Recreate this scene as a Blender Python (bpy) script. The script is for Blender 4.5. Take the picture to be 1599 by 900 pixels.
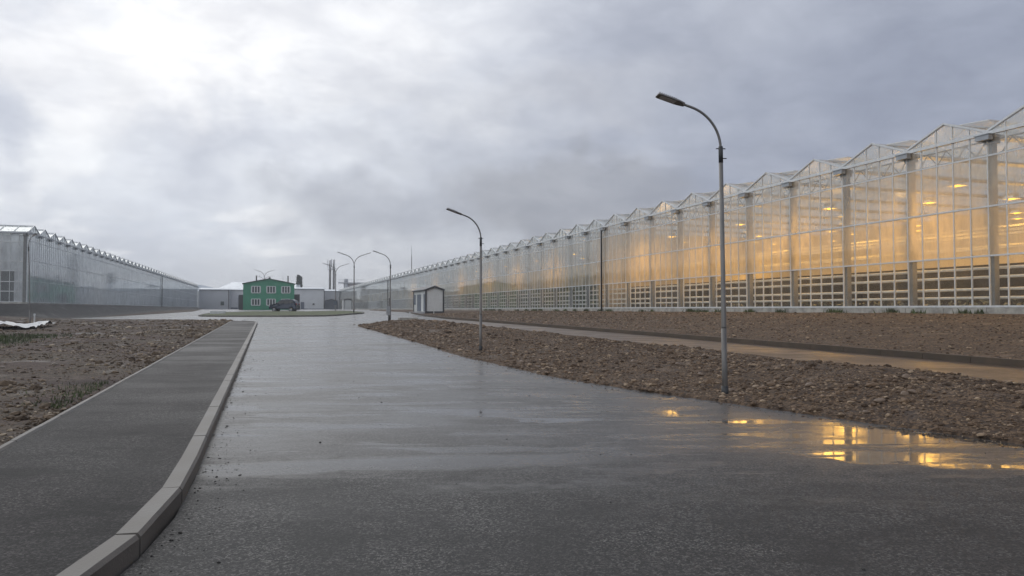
import bpy, math, random
import numpy as np
from mathutils import Vector, Matrix
from mathutils.geometry import delaunay_2d_cdt
R = math.radians
random.seed(7); rng = np.random.default_rng(11)

for o in list(bpy.data.objects): bpy.data.objects.remove(o)
sc = bpy.context.scene
C = sc.collection

# ------------------------------------------------------------------ camera
EYE = 1.75
cam_d = bpy.data.cameras.new('camera'); cam = bpy.data.objects.new('camera', cam_d); C.objects.link(cam)
cam_d.sensor_width = 36; cam_d.lens = 36 * 1160 / 1599.0
cam_d.clip_start = .1; cam_d.clip_end = 6000
cam.location = (0, 0, EYE); cam.rotation_euler = (R(90) + math.atan(33 / 1160.0), 0, 0)
sc.camera = cam
sc.view_settings.view_transform = 'Standard'; sc.view_settings.look = 'None'
sc.view_settings.exposure = .1; sc.view_settings.gamma = 1; sc.view_settings.use_curve_mapping = False
sc.cycles.use_denoising = True
sc.cycles.transparent_max_bounces = 32; sc.cycles.max_bounces = 8
sc.cycles.diffuse_bounces = 3; sc.cycles.glossy_bounces = 4; sc.cycles.transmission_bounces = 6
sc.cycles.sample_clamp_indirect = 4
sc.cycles.caustics_reflective = False; sc.cycles.caustics_refractive = False

# ------------------------------------------------------------------ node helper
class NT:
    def __init__(s, tree): s.t = tree; s.n = tree.nodes; s.l = tree.links; s.n.clear()
    def node(s, typ, **kw):
        n = s.n.new(typ)
        for k, v in kw.items(): setattr(n, k, v)
        return n
    def put(s, sock, v):
        if hasattr(v, 'is_output') or isinstance(v, bpy.types.NodeSocket): s.l.new(v, sock)
        else:
            if isinstance(v, (tuple, list)) and len(v) == 3 and sock.type == 'RGBA': v = (*v, 1)
            sock.default_value = v
    def math(s, op, a, b=0.0, c=None, clamp=False):
        n = s.node('ShaderNodeMath', operation=op, use_clamp=clamp)
        s.put(n.inputs[0], a); s.put(n.inputs[1], b)
        if c is not None: s.put(n.inputs[2], c)
        return n.outputs[0]
    def vmath(s, op, a, b=(0, 0, 0), scale=None):
        n = s.node('ShaderNodeVectorMath', operation=op)
        s.put(n.inputs[0], a); s.put(n.inputs[1], b)
        if scale is not None: s.put(n.inputs['Scale'], scale)
        return n.outputs['Value'] if op in ('DOT_PRODUCT', 'LENGTH', 'DISTANCE') else n.outputs[0]
    def noise(s, vec, scale, detail=4, rough=.55, dist=0, dim='3D'):
        n = s.node('ShaderNodeTexNoise', noise_dimensions=dim)
        s.put(n.inputs['Vector'], vec); s.put(n.inputs['Scale'], scale); s.put(n.inputs['Detail'], detail)
        s.put(n.inputs['Roughness'], rough); s.put(n.inputs['Distortion'], dist)
        return n.outputs['Fac']
    def voro(s, vec, scale, feature='F1', out='Distance'):
        n = s.node('ShaderNodeTexVoronoi', feature=feature); s.put(n.inputs['Vector'], vec); s.put(n.inputs['Scale'], scale)
        return n.outputs[out]
    def ramp(s, f, a, b, lo=0.0, hi=1.0, smooth=True):
        n = s.node('ShaderNodeMapRange', interpolation_type='SMOOTHSTEP' if smooth else 'LINEAR')
        s.put(n.inputs[0], f); s.put(n.inputs[1], a); s.put(n.inputs[2], b); s.put(n.inputs[3], lo); s.put(n.inputs[4], hi)
        return n.outputs[0]
    def mix(s, f, a, b, blend='MIX'):
        n = s.node('ShaderNodeMix', data_type='RGBA', blend_type=blend)
        s.put(n.inputs[0], f); s.put(n.inputs[6], a); s.put(n.inputs[7], b)
        return n.outputs[2]
    def mixf(s, f, a, b):
        n = s.node('ShaderNodeMix', data_type='FLOAT')
        s.put(n.inputs[0], f); s.put(n.inputs[2], a); s.put(n.inputs[3], b)
        return n.outputs[0]
    def mixs(s, f, a, b):
        n = s.node('ShaderNodeMixShader'); s.put(n.inputs[0], f); s.l.new(a, n.inputs[1]); s.l.new(b, n.inputs[2]); return n.outputs[0]
    def bump(s, h, strength=.5, dist=.02, normal=None):
        n = s.node('ShaderNodeBump'); s.put(n.inputs['Height'], h); s.put(n.inputs['Strength'], strength); s.put(n.inputs['Distance'], dist)
        if normal is not None: s.put(n.inputs['Normal'], normal)
        return n.outputs[0]
    def scalev(s, vec, v):
        n = s.node('ShaderNodeMapping'); s.put(n.inputs[0], vec); n.inputs['Scale'].default_value = v; return n.outputs[0]

# ------------------------------------------------------------------ world: rain clouds over a Nishita sky
SUN_AZ, SUN_EL = -24.0, 42.0          # degrees, azimuth from the view axis (negative = left)
world = bpy.data.worlds.new('World'); sc.world = world; world.use_nodes = True
w = NT(world.node_tree)
tc = w.node('ShaderNodeTexCoord').outputs['Generated']
D = w.vmath('NORMALIZE', tc)
sep = w.node('ShaderNodeSeparateXYZ'); w.l.new(D, sep.inputs[0])
X, Y, Z = sep.outputs
sky = w.node('ShaderNodeTexSky', sky_type='NISHITA', sun_disc=False)
sky.sun_elevation = R(SUN_EL); sky.sun_rotation = R(SUN_AZ)
zz = w.math('ADD', w.math('MAXIMUM', Z, 0.0), .22)
comb = w.node('ShaderNodeCombineXYZ'); w.put(comb.inputs[0], w.math('DIVIDE', X, zz)); w.put(comb.inputs[1], w.math('DIVIDE', Y, zz)); w.put(comb.inputs[2], 0.0)
P = comb.outputs[0]
n1 = w.noise(P, .8, 9, .52, .15)
n2 = w.noise(w.vmath('ADD', P, (7.3, 2.1, 0)), 1.7, 9, .55, .1)
n3 = w.noise(w.vmath('ADD', P, (1.3, 9.1, 3)), .5, 3, .5, .2)
def pixdir(px, py):
    th = math.atan(33 / 1160.); a = (px - 800) / 1160.; b = (450 - py) / 1160.
    return Vector((a, math.cos(th) - b * math.sin(th), math.sin(th) + b * math.cos(th))).normalized()
wob = w.vmath('ADD', D, w.vmath('SCALE', w.vmath('SUBTRACT', w.node('ShaderNodeCombineXYZ').outputs[0], (0, 0, 0)), scale=0.0))
nw = w.node('ShaderNodeTexNoise'); w.put(nw.inputs['Vector'], D); w.put(nw.inputs['Scale'], 9.0); w.put(nw.inputs['Detail'], 6.0)
wv = w.vmath('ADD', D, w.vmath('SCALE', w.vmath('SUBTRACT', nw.outputs['Color'], (.5, .5, .5)), scale=.20))
def blob(px, py, r0, r1, stretch=(1, 1, 1)):
    d = pixdir(px, py)
    v = w.vmath('MULTIPLY', w.vmath('SUBTRACT', wv, tuple(d)), stretch)
    return w.ramp(w.vmath('LENGTH', v), r1, r0)
# broad light from left to right
az = w.math('DIVIDE', X, w.math('MAXIMUM', w.math('ADD', w.math('ABSOLUTE', Y), .25), .01))
lr = w.ramp(w.math('ADD', az, w.math('MULTIPLY', w.math('SUBTRACT', n3, .5), .9)), -.60, .66)
base = w.mix(lr, (.80, .83, .885), (.30, .335, .43))
top = w.ramp(Z, .08, .40)
base = w.mix(w.math('MULTIPLY', w.math('MULTIPLY', top, w.math('SUBTRACT', 1.0, lr)), .55), base, (1.0, 1.0, 1.02))
hz = w.ramp(Z, .16, .01)
base = w.mix(w.math('MULTIPLY', hz, .6), base, (.60, .625, .67))
# cloud texture
dark = w.math('MULTIPLY', w.ramp(n1, .46, .62), .36)
base = w.mix(dark, base, w.mix(lr, (.60, .645, .75), (.27, .295, .37)))
lite = w.math('MULTIPLY', w.ramp(n2, .52, .64), w.mixf(lr, .6, .12))
base = w.mix(lite, base, w.mix(lr, (1.05, 1.05, 1.06), (.52, .53, .575)))
for (px, py, r0, r1, st, amt, col) in [
    (285, 70, .06, .17, (1, 1, 1.3), .9, (1.0, 1.0, 1.01)),
    (190, 130, .07, .12, (1, 1, 1.4), .6, (.95, .95, .965)),
    (110, 225, .05, .085, (1, 1, 1.6), .55, (.92, .93, .95)),
    (340, 215, .02, .13, (.8, 1, 2.0), .6, (.58, .61, .69)),
    (15, 190, .01, .07, (1, 1, 1.4), .6, (.50, .54, .64)),
    (830, 150, .02, .16, (.5, 1, 2.6), .5, (.70, .71, .74)),
    (560, 330, .05, .13, (.6, 1, 2.2), .6, (.40, .42, .475)),
    (900, 320, .06, .125, (.62, 1, 1.5), .75, (.36, .37, .405)),
    (700, 240, .02, .13, (.5, 1, 2.4), .35, (.46, .48, .53)),
    (1400, 90, .08, .45, (.8, 1, 1.2), .6, (.29, .32, .41)),
    (640, 430, .03, .20, (.5, 1, 2.0), .35, (.55, .56, .59))]:
    base = w.mix(w.math('MULTIPLY', blob(px, py, r0, r1, st), amt), base, col)
# small puffs and streaks
n5 = w.noise(w.scalev(D, (1, 1, 2.2)), 6.0, 8, .55, .25)
n6 = w.noise(w.scalev(w.vmath('ADD', D, (3, 1, 5)), (1, 1, 2.2)), 16.0, 7, .55, .3)
base = w.mix(1.0, base, w.mix(w.ramp(n5, .3, .72), (.88, .89, .915), (1.10, 1.10, 1.09)), 'MULTIPLY')
base = w.mix(1.0, base, w.mix(w.ramp(n6, .3, .7), (.94, .942, .95), (1.05, 1.05, 1.045)), 'MULTIPLY')
base = w.mix(1.0, base, w.mix(w.ramp(Y, .0, -.7), (1, 1, 1), (1.35, 1.33, 1.28)), 'MULTIPLY')  # sky behind the camera raised to light the walls facing it
bg1 = w.node('ShaderNodeBackground'); w.l.new(sky.outputs[0], bg1.inputs[0]); bg1.inputs[1].default_value = .06
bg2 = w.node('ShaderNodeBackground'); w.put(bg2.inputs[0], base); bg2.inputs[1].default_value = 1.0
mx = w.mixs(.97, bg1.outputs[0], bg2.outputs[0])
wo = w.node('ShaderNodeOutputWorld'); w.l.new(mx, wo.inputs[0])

sun_d = bpy.data.lights.new('sun', 'SUN'); sun_d.energy = .6; sun_d.angle = R(34); sun_d.color = (1, .97, .92)
sun = bpy.data.objects.new('sun', sun_d); C.objects.link(sun)
sdir = Vector((math.sin(R(SUN_AZ)) * math.cos(R(SUN_EL)), math.cos(R(SUN_AZ)) * math.cos(R(SUN_EL)), math.sin(R(SUN_EL))))
sun.rotation_euler = sdir.to_track_quat('Z', 'Y').to_euler(); sun.location = (-30, 40, 60)

# ------------------------------------------------------------------ coordinates: u across the site, v along it
K = 1.053
def W(u, v, z=0): return Vector(((u - .33 * v) / K, (v + .33 * u) / K, z))
def UV(x, y): return (x + .33 * y) / K, (y - .33 * x) / K
AXIS_ANG = math.atan2(.33, 1)          # the site axis leans this far left of the view axis
def facing(px, v):                      # u of the point on the line v=const seen in the column px
    k = (px - 800) / 1160.; y = K * v / (1 - .33 * k); return UV(k * y, y)[0]
def ss(x, a, b):
    t = np.clip((np.asarray(x, float) - a) / (b - a), 0, 1); return t * t * (3 - 2 * t)
RV = [-6, 0, 2, 4.5, 6.7, 8.45, 11, 13, 16.3, 22.5, 33, 53, 500]
RU = [14, 11.2, 10.2, 9.4, 8.8, 8.3, 7.56, 6.94, 6.3, 5.95, 6.1, 6.1, 6.1]
KV = [-8, -2, 1, 2.5, 4, 4.97, 5.43, 6.62, 8.0, 70]
KU = [-9, -5.2, -3.0, -2.1, -1.45, -1.12, -1.0, -.85, -.82, -.82]
def uR(v): return np.interp(v, RV, RU)
def uK(v): return np.interp(v, KV, KU)
def base_z(y):
    y = np.asarray(y, float)
    return np.where(y < 140, .0103 * y, 1.442 + .208 * (1 - np.exp(-(np.maximum(y, 140) - 140) * .0103 / .208)))
def H(x, y):
    x = np.asarray(x, float); y = np.asarray(y, float)
    u = (x + .33 * y) / K; v = (y - .33 * x) / K
    b = base_z(y); d = np.clip(.38 - .0018 * y, .0, .38)
    r = uR(v)
    z = b + d * ss(u, r, 11.3)
    t = np.clip((u - 15.35) / (26.6 - 15.35), 0, 1)
    z = np.where(u > 15.35, z + (1.57 - z) * t, z)
    near = ss(v, 84, 89) * (1 - ss(v, 288, 292))
    z = z + np.maximum(2.32 - z, 0) * (1 - ss(u, -23.2, -20.2)) * near
    return z

# ------------------------------------------------------------------ mesh helpers
class MB:
    def __init__(s): s.v = []; s.f = []; s.m = []
    def quad(s, a, b, c, d, m=0):
        n = len(s.v); s.v += [tuple(a), tuple(b), tuple(c), tuple(d)]; s.f.append((n, n + 1, n + 2, n + 3)); s.m.append(m); return s
    def poly(s, pts, m=0):
        n = len(s.v); s.v += [tuple(p) for p in pts]; s.f.append(tuple(range(n, n + len(pts)))); s.m.append(m); return s
    def box(s, x0, x1, y0, y1, z0, z1, m=0):
        n = len(s.v)
        s.v += [(x0, y0, z0), (x1, y0, z0), (x1, y1, z0), (x0, y1, z0), (x0, y0, z1), (x1, y0, z1), (x1, y1, z1), (x0, y1, z1)]
        s.f += [(n + a, n + b, n + c, n + d) for a, b, c, d in ((0, 3, 2, 1), (4, 5, 6, 7), (0, 1, 5, 4), (1, 2, 6, 5), (2, 3, 7, 6), (3, 0, 4, 7))]
        s.m += [m] * 6; return s
    def bar(s, a, b, wx, wz=None, m=0, up=(0, 0, 1)):
        a = Vector(a); b = Vector(b); wz = wz or wx; d = (b - a).normalized(); up = Vector(up)
        if abs(d.dot(up)) > .98: up = Vector((1, 0, 0))
        sd = d.cross(up).normalized() * wx / 2; up = sd.cross(d).normalized() * wz / 2
        n = len(s.v)
        for p in (a, b): s.v += [tuple(p + q) for q in (-sd - up, sd - up, sd + up, -sd + up)]
        s.f += [(n, n + 1, n + 5, n + 4), (n + 1, n + 2, n + 6, n + 5), (n + 2, n + 3, n + 7, n + 6), (n + 3, n, n + 4, n + 7), (n, n + 3, n + 2, n + 1), (n + 4, n + 5, n + 6, n + 7)]
        s.m += [m] * 6; return s
    def tube(s, pts, rad, k=12, m=0, cap=True):
        pts = [Vector(p) for p in pts]; rad = rad if isinstance(rad, (list, tuple)) else [rad] * len(pts)
        n0 = len(s.v); ref = None
        for i, p in enumerate(pts):
            d = (pts[min(i + 1, len(pts) - 1)] - pts[max(i - 1, 0)]).normalized()
            if ref is None: ref = d.cross(Vector((0, 1, 0)) if abs(d.y) < .9 else Vector((1, 0, 0))).normalized()
            sx = (ref - d * ref.dot(d)).normalized(); sy = d.cross(sx); ref = sx
            for j in range(k):
                a = 2 * math.pi * j / k; s.v.append(tuple(p + (sx * math.cos(a) + sy * math.sin(a)) * rad[i]))
        for i in range(len(pts) - 1):
            for j in range(k):
                a = n0 + i * k + j; b = n0 + i * k + (j + 1) % k; s.f.append((a, b, b + k, a + k)); s.m.append(m)
        if cap:
            s.f.append(tuple(n0 + j for j in reversed(range(k)))); s.f.append(tuple(n0 + (len(pts) - 1) * k + j for j in range(k))); s.m += [m, m]
        return s
    def build(s, name, mats, parent=None, smooth=False, bevel=0, **tags):
        me = bpy.data.meshes.new(name); me.from_pydata(s.v, [], s.f); me.update()
        mats = mats if isinstance(mats, (list, tuple)) else [mats]
        for m in mats: me.materials.append(m)
        me.polygons.foreach_set('material_index', s.m)
        if smooth: me.polygons.foreach_set('use_smooth', [True] * len(s.f))
        o = bpy.data.objects.new(name, me); C.objects.link(o)
        if bevel:
            bm = o.modifiers.new('bevel', 'BEVEL'); bm.width = bevel; bm.segments = 2; bm.limit_method = 'ANGLE'
        if parent: o.parent = parent
        for k_, v_ in tags.items(): o[k_] = v_
        return o
def thing(name, label, cat, loc=(0, 0, 0), rz=0, group=None):
    o = bpy.data.objects.new(name, None); C.objects.link(o); o.location = loc; o.rotation_euler = (0, 0, rz)
    o['label'] = label; o['category'] = cat
    if group: o['group'] = group
    o.empty_display_size = .3
    return o
def tag(o, label, cat, group=None):
    o['label'] = label; o['category'] = cat
    if group: o['group'] = group
    return o
def dup(root, loc, rz=0, label=None):
    def cp(o, par):
        c = o.copy(); C.objects.link(c); c.parent = par
        for ch in kids.get(o, []): cp(ch, c)
        return c
    kids = {}
    for o in bpy.data.objects:
        if o.parent: kids.setdefault(o.parent, []).append(o)
    c = cp(root, None); c.location = loc; c.rotation_euler = (0, 0, rz)
    if label: c['label'] = label
    return c

# ------------------------------------------------------------------ materials
def new_mat(name):
    m = bpy.data.materials.new(name); m.use_nodes = True; t = NT(m.node_tree); out = t.node('ShaderNodeOutputMaterial')
    return m, t, out
def principled(t, out, **kw):
    p = t.node('ShaderNodeBsdfPrincipled')
    for k, v in kw.items():
        t.put(p.inputs[k.replace('_', ' ')], v)
    t.l.new(p.outputs[0], out.inputs[0]); return p
def simple(name, col, rough=.6, metal=0.0, var=.12, scale=3.0, bump=0.0, bscale=40.0, spec=.5, streak=False):
    m, t, out = new_mat(name); co = t.node('ShaderNodeTexCoord').outputs['Object']
    n = t.noise(t.scalev(co, (1, 1, .15)) if streak else co, scale, 5, .6)
    c = t.mix(t.ramp(n, .3, .7), tuple(x * (1 - var) for x in col), tuple(min(1, x * (1 + var)) for x in col))
    p = principled(t, out, Base_Color=c, Roughness=t.ramp(n, .3, .7, rough * .85, min(1, rough * 1.15)), Metallic=metal)
    p.inputs['Specular IOR Level'].default_value = spec
    if bump: t.put(p.inputs['Normal'], t.bump(t.noise(co, bscale, 4), bump, .01))
    return m
def glass(name, haze, tint=(.78, .8, .78), refl=.09, rough=.03, clear=(.93, .95, .94), wavy=.02, slant=.88):
    """old greenhouse pane: see-through, mirrors more at a slant, carries a milky film of dirt and condensation"""
    m, t, out = new_mat(name); co = t.node('ShaderNodeTexCoord').outputs['Object']; g = t.node('ShaderNodeNewGeometry')
    c = t.math('ABSOLUTE', t.vmath('DOT_PRODUCT', g.outputs['Incoming'], g.outputs['True Normal']))
    om = t.math('SUBTRACT', 1.0, c)
    fr = t.math('MINIMUM', t.math('ADD', t.math('MULTIPLY', t.math('POWER', om, 4.2), slant), refl), .95)
    tr = t.node('ShaderNodeBsdfTransparent'); tr.inputs[0].default_value = (*clear, 1)
    gl = t.node('ShaderNodeBsdfGlossy'); gl.inputs['Roughness'].default_value = rough; gl.inputs['Color'].default_value = (.9, .93, .94, 1)
    if wavy: t.put(gl.inputs['Normal'], t.bump(t.noise(g.outputs['Position'], .7, 2), wavy, .3))
    df = t.node('ShaderNodeBsdfDiffuse'); df.inputs[0].default_value = (*tint, 1)
    tl = t.node('ShaderNodeBsdfTranslucent'); tl.inputs[0].default_value = (*tint, 1)
    dd = t.mixs(.62, df.outputs[0], tl.outputs[0])
    nz = t.noise(t.scalev(g.outputs['Position'], (1, 1, .35)), 1.6, 5, .6)
    nz = t.math('ADD', t.math('MULTIPLY', nz, .6), t.math('MULTIPLY', t.noise(t.scalev(g.outputs['Position'], (.5, .5, .25)), .45, 3, .6), .4))
    hz = t.ramp(nz, .36, .64, haze * .62, min(.98, haze * 1.3))
    body = t.mixs(hz, tr.outputs[0], dd)
    t.l.new(t.mixs(fr, body, gl.outputs[0]), out.inputs[0]); return m

M = {}
M['galv'] = simple('galvanised_steel', (.34, .36, .38), .45, .6, .15, 6)
M['pole'] = simple('lamp_pole_steel', (.17, .165, .16), .5, .5, .25, 9, .3, 60, streak=True)
M['dark'] = simple('dark_metal', (.035, .037, .04), .5, .3)
M['alu'] = simple('aluminium_profile', (.64, .66, .67), .45, .15, .08, 5)
M['white_pipe'] = simple('white_pipe', (.82, .82, .78), .5, 0, .1, 4)
M['post'] = simple('grey_post', (.20, .205, .205), .6, .1, .12, 4)
M['concrete'] = simple('weathered_concrete', (.36, .35, .32), .85, 0, .3, 2.2, .4, 30)
M['lens'] = simple('lamp_lens', (.62, .64, .68), .3)
M['green'] = simple('green_cladding', (.045, .27, .16), .45, 0, .1, .6)
M['green_trim'] = simple('dark_green_trim', (.012, .05, .036), .5)
M['white'] = simple('white_paint', (.62, .64, .64), .5, 0, .06)
M['pane_dark'] = simple('dark_window_pane', (.03, .05, .05), .12)
M['clad_light'] = simple('pale_sandwich_panel', (.66, .68, .70), .5, 0, .05, .4)
M['clad_grey'] = simple('grey_sandwich_panel', (.46, .48, .51), .5, 0, .06, .4)
M['roof_light'] = simple('pale_sheet_roof', (.50, .55, .60), .4, .2, .05)
M['trim_dark'] = simple('dark_trim', (.045, .047, .055), .5)
M['slate'] = simple('slate_blue_door', (.10, .12, .16), .45)
M['rust'] = simple('banded_chimney_steel', (.17, .15, .15), .7, .2, .35, 1.5)
M['carpaint'] = simple('dark_blue_car_paint', (.026, .038, .062), .15, .3, .05)
M['rubber'] = simple('tyre_rubber', (.02, .02, .02), .8)
M['rim'] = simple('alloy_rim', (.45, .46, .48), .3, .8)
M['carglass'] = simple('car_glass', (.02, .025, .03), .05)
M['headlight'] = simple('headlight_glass', (.6, .62, .65), .1)
M['taillight'] = simple('taillight_plastic', (.25, .02, .02), .2)
M['tarp'] = simple('crumpled_plastic_sheet', (.42, .44, .45), .35, 0, .2, 3)
M['trunk'] = simple('bark', (.06, .05, .04), .9)
M['leaf'] = simple('poplar_leaves', (.045, .06, .045), .7, 0, .35, 1.0)
M['crop'] = simple('crop_leaves', (.075, .115, .035), .6, 0, .4, 2.0)
M['shade_dark'] = simple('interior_shade', (.020, .019, .014), .8, 0, .4, 2.0)  # near-black colour paints the shaded depth of the greenhouse interior
M['screen'] = simple('cream_screen_cloth', (.55, .50, .40), .9, 0, .1, .8)
M['soil_in'] = simple('greenhouse_floor', (.10, .09, .075), .9, 0, .3, 1)
M['yellow'] = simple('yellow_panel', (.5, .38, .04), .5)

# glass of the two houses
M['g_low'] = glass('lower_clear_pane', .12, refl=.04)
M['g_mid'] = glass('middle_misted_pane', .78, (.66, .60, .46), refl=.05)
M['g_up'] = glass('upper_misted_pane', .56, (.66, .63, .54), refl=.07)
M['g_top'] = glass('top_pane', .36, (.74, .78, .78), refl=.09)
M['g_roof'] = glass('roof_pane', .40, (.74, .78, .80), refl=.10, rough=.3, wavy=.0)
M['g_left'] = glass('bluish_misted_pane', .92, (.92, .97, 1.0), refl=.08, rough=.05, wavy=.012, slant=.80)
M['g_left_clear'] = glass('bluish_clear_pane', .14, (.5, .55, .58), refl=.08)

# sodium lamp
def emit(name, col, s):
    m, t, out = new_mat(name); e = t.node('ShaderNodeEmission'); e.inputs[0].default_value = (*col, 1); e.inputs[1].default_value = s
    t.l.new(e.outputs[0], out.inputs[0]); return m
M['bulb'] = emit('sodium_bulb', (1, .45, .03), 5)

# asphalt
def asphalt(name, pathlike=False, dry=False):
    m, t, out = new_mat(name); pos = t.node('ShaderNodeNewGeometry').outputs['Position']
    sp = t.node('ShaderNodeSeparateXYZ'); t.l.new(pos, sp.inputs[0]); x, y, z = sp.outputs
    grain = t.noise(pos, 80.0, 3, .6); stone = t.voro(pos, 58.0, out='Color'); stv = t.vmath('DOT_PRODUCT', stone, (.33, .33, .33))
    big = t.noise(pos, .9, 5, .55, .3); mid = t.noise(pos, 4.5, 5, .6)
    fine = t.ramp(stv, .25, .8)
    if dry:
        wet = t.math('MULTIPLY', t.ramp(t.noise(t.scalev(pos, (.6, 1.4, 1)), .55, 5, .6), .38, .66), .8); pud = 0.0
        wet = t.math('MULTIPLY', wet, t.ramp(y, 5, 26, .35, 1.0))
    elif pathlike:
        wet = t.ramp(t.noise(pos, .5, 4), .25, .5, .75, 1.0); pud = t.ramp(mid, .5, .7, 0.0, .4)
    else:
        # film of water: whole road beyond a wavering line a few metres ahead
        line = t.math('ADD', t.math('ADD', y, t.math('MULTIPLY', x, .05)), t.math('MULTIPLY', t.math('SUBTRACT', t.noise(t.scalev(pos, (.35, 1.1, 1)), 1.0, 5, .6), .5), 3.4))
        wet = t.math('MULTIPLY', t.ramp(line, 5.6, 9.2), t.ramp(t.math('ADD', mid, t.ramp(y, 6, 14, 0.0, .6)), .35, .62, .55, 1.0))
        # a smooth tongue of water across the left half
        tl_y = t.math('SUBTRACT', t.math('ADD', y, t.math('MULTIPLY', x, -.16)), 8.25)
        tongue = t.math('MULTIPLY', t.ramp(t.math('ABSOLUTE', t.math('ADD', tl_y, t.math('MULTIPLY', t.math('SUBTRACT', big, .5), .5))), .42, .22), t.ramp(x, 1.9, .2))
        streak = t.ramp(t.noise(t.scalev(pos, (.5, 2.2, 1)), .8, 5, .62, .4), .52, .60)
        # puddle by the foot of the bank
        px = t.math('SUBTRACT', x, 3.7); py = t.math('SUBTRACT', y, 9.75)
        ca, sa = math.cos(R(-31)), math.sin(R(-31))
        a = t.math('ADD', t.math('MULTIPLY', px, ca), t.math('MULTIPLY', py, sa))
        b = t.math('SUBTRACT', t.math('MULTIPLY', py, ca), t.math('MULTIPLY', px, sa))
        rr = t.math('SQRT', t.math('ADD', t.math('POWER', t.math('DIVIDE', t.math('ABSOLUTE', a), 4.7), 2.0), t.math('POWER', t.math('DIVIDE', t.math('ABSOLUTE', b), 1.3), 2.0)))
        rr = t.math('ADD', rr, t.math('MULTIPLY', t.math('SUBTRACT', t.noise(t.scalev(pos, (.7, 1.3, 1)), 1.3, 6, .62), .5), 1.5))
        pud = t.ramp(rr, 1.06, .94)
        shoal = t.math('MULTIPLY', t.ramp(t.noise(t.scalev(pos, (.30, 1.5, 1)), 1.0, 6, .62), .45, .55), .88)
        pud = t.math('MULTIPLY', pud, t.math('SUBTRACT', 1.0, shoal))
        far = t.math('MULTIPLY', t.ramp(y, 9, 22), t.ramp(t.noise(t.scalev(pos, (.35, .8, 1)), .35, 5, .6), .36, .56))
        pud = t.math('MAXIMUM', pud, t.math('MAXIMUM', t.math('MULTIPLY', tongue, .55), t.math('MULTIPLY', t.math('MULTIPLY', streak, wet), .5)))
        pud = t.math('MAXIMUM', pud, t.math('MULTIPLY', far, .38))
    c0 = t.mix(t.math('POWER', t.math('MULTIPLY', fine, t.ramp(grain, .3, .6)), 1.6), (.011, .011, .011), (.19, .182, .172))
    c0 = t.mix(t.ramp(big, .35, .65, 0.0, .55), c0, (.022, .021, .021))
    if dry: c0 = t.mix(.25, c0, (.050, .041, .040))
    c1 = t.mix(t.math('POWER', fine, 2.0), (.010, .010, .0105), (.10, .096, .09))
    uu = t.math('DIVIDE', t.math('ADD', x, t.math('MULTIPLY', y, .33)), K)
    band = t.math('SINE', t.math('MULTIPLY', t.math('ADD', uu, t.math('MULTIPLY', t.math('SUBTRACT', big, .5), .5)), 3.9))
    c0 = t.mix(t.ramp(band, .2, 1.0, 0.0, .35), c0, (.018, .0175, .017))
    patch = t.ramp(t.noise(t.scalev(pos, (.6, 1.3, 1)), 1.7, 6, .68), .50, .62)
    c0 = t.mix(t.math('MULTIPLY', patch, .55), c0, (.013, .0125, .012))
    c = t.mix(wet, c0, c1)
    c = t.mix(pud, c, (.045, .043, .040) if not pathlike else (.10, .085, .07))
    if pathlike: c = t.mix(.75, c, (.105, .070, .045))
    rough = t.mixf(wet, .66 if not dry else .68, t.mixf(t.ramp(t.noise(t.scalev(pos, (.5, .9, 1)), .8, 5, .6), .35, .65), .30, .48) if not dry else .48)
    rough = t.mixf(pud, rough, .05 if not pathlike else .3)
    h = t.math('ADD', t.math('MULTIPLY', grain, .6), t.math('MULTIPLY', fine, .5))
    hb = t.mixf(wet, 1.0, .32 if not dry else .8)
    hb = t.math('MULTIPLY', hb, t.math('SUBTRACT', 1.0, pud) if not isinstance(pud, float) else 1.0)
    fade = t.ramp(y, 5, 15, 1.0, .05)
    nrm = t.bump(t.math('MULTIPLY', h, t.math('MULTIPLY', hb, fade)), .9, .016)
    nrm = t.bump(big, .05, .03, nrm)
    pb = principled(t, out, Base_Color=c, Roughness=rough, Normal=nrm)
    t.put(pb.inputs['Specular IOR Level'], t.mixf(pud, .40 if not (dry or pathlike) else .16, .36 if not pathlike else .22))
    return m
M['road'] = asphalt('wet_asphalt'); M['walk'] = asphalt('pavement_asphalt', dry=True); M['path'] = asphalt('muddy_path_asphalt', pathlike=True)

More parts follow.
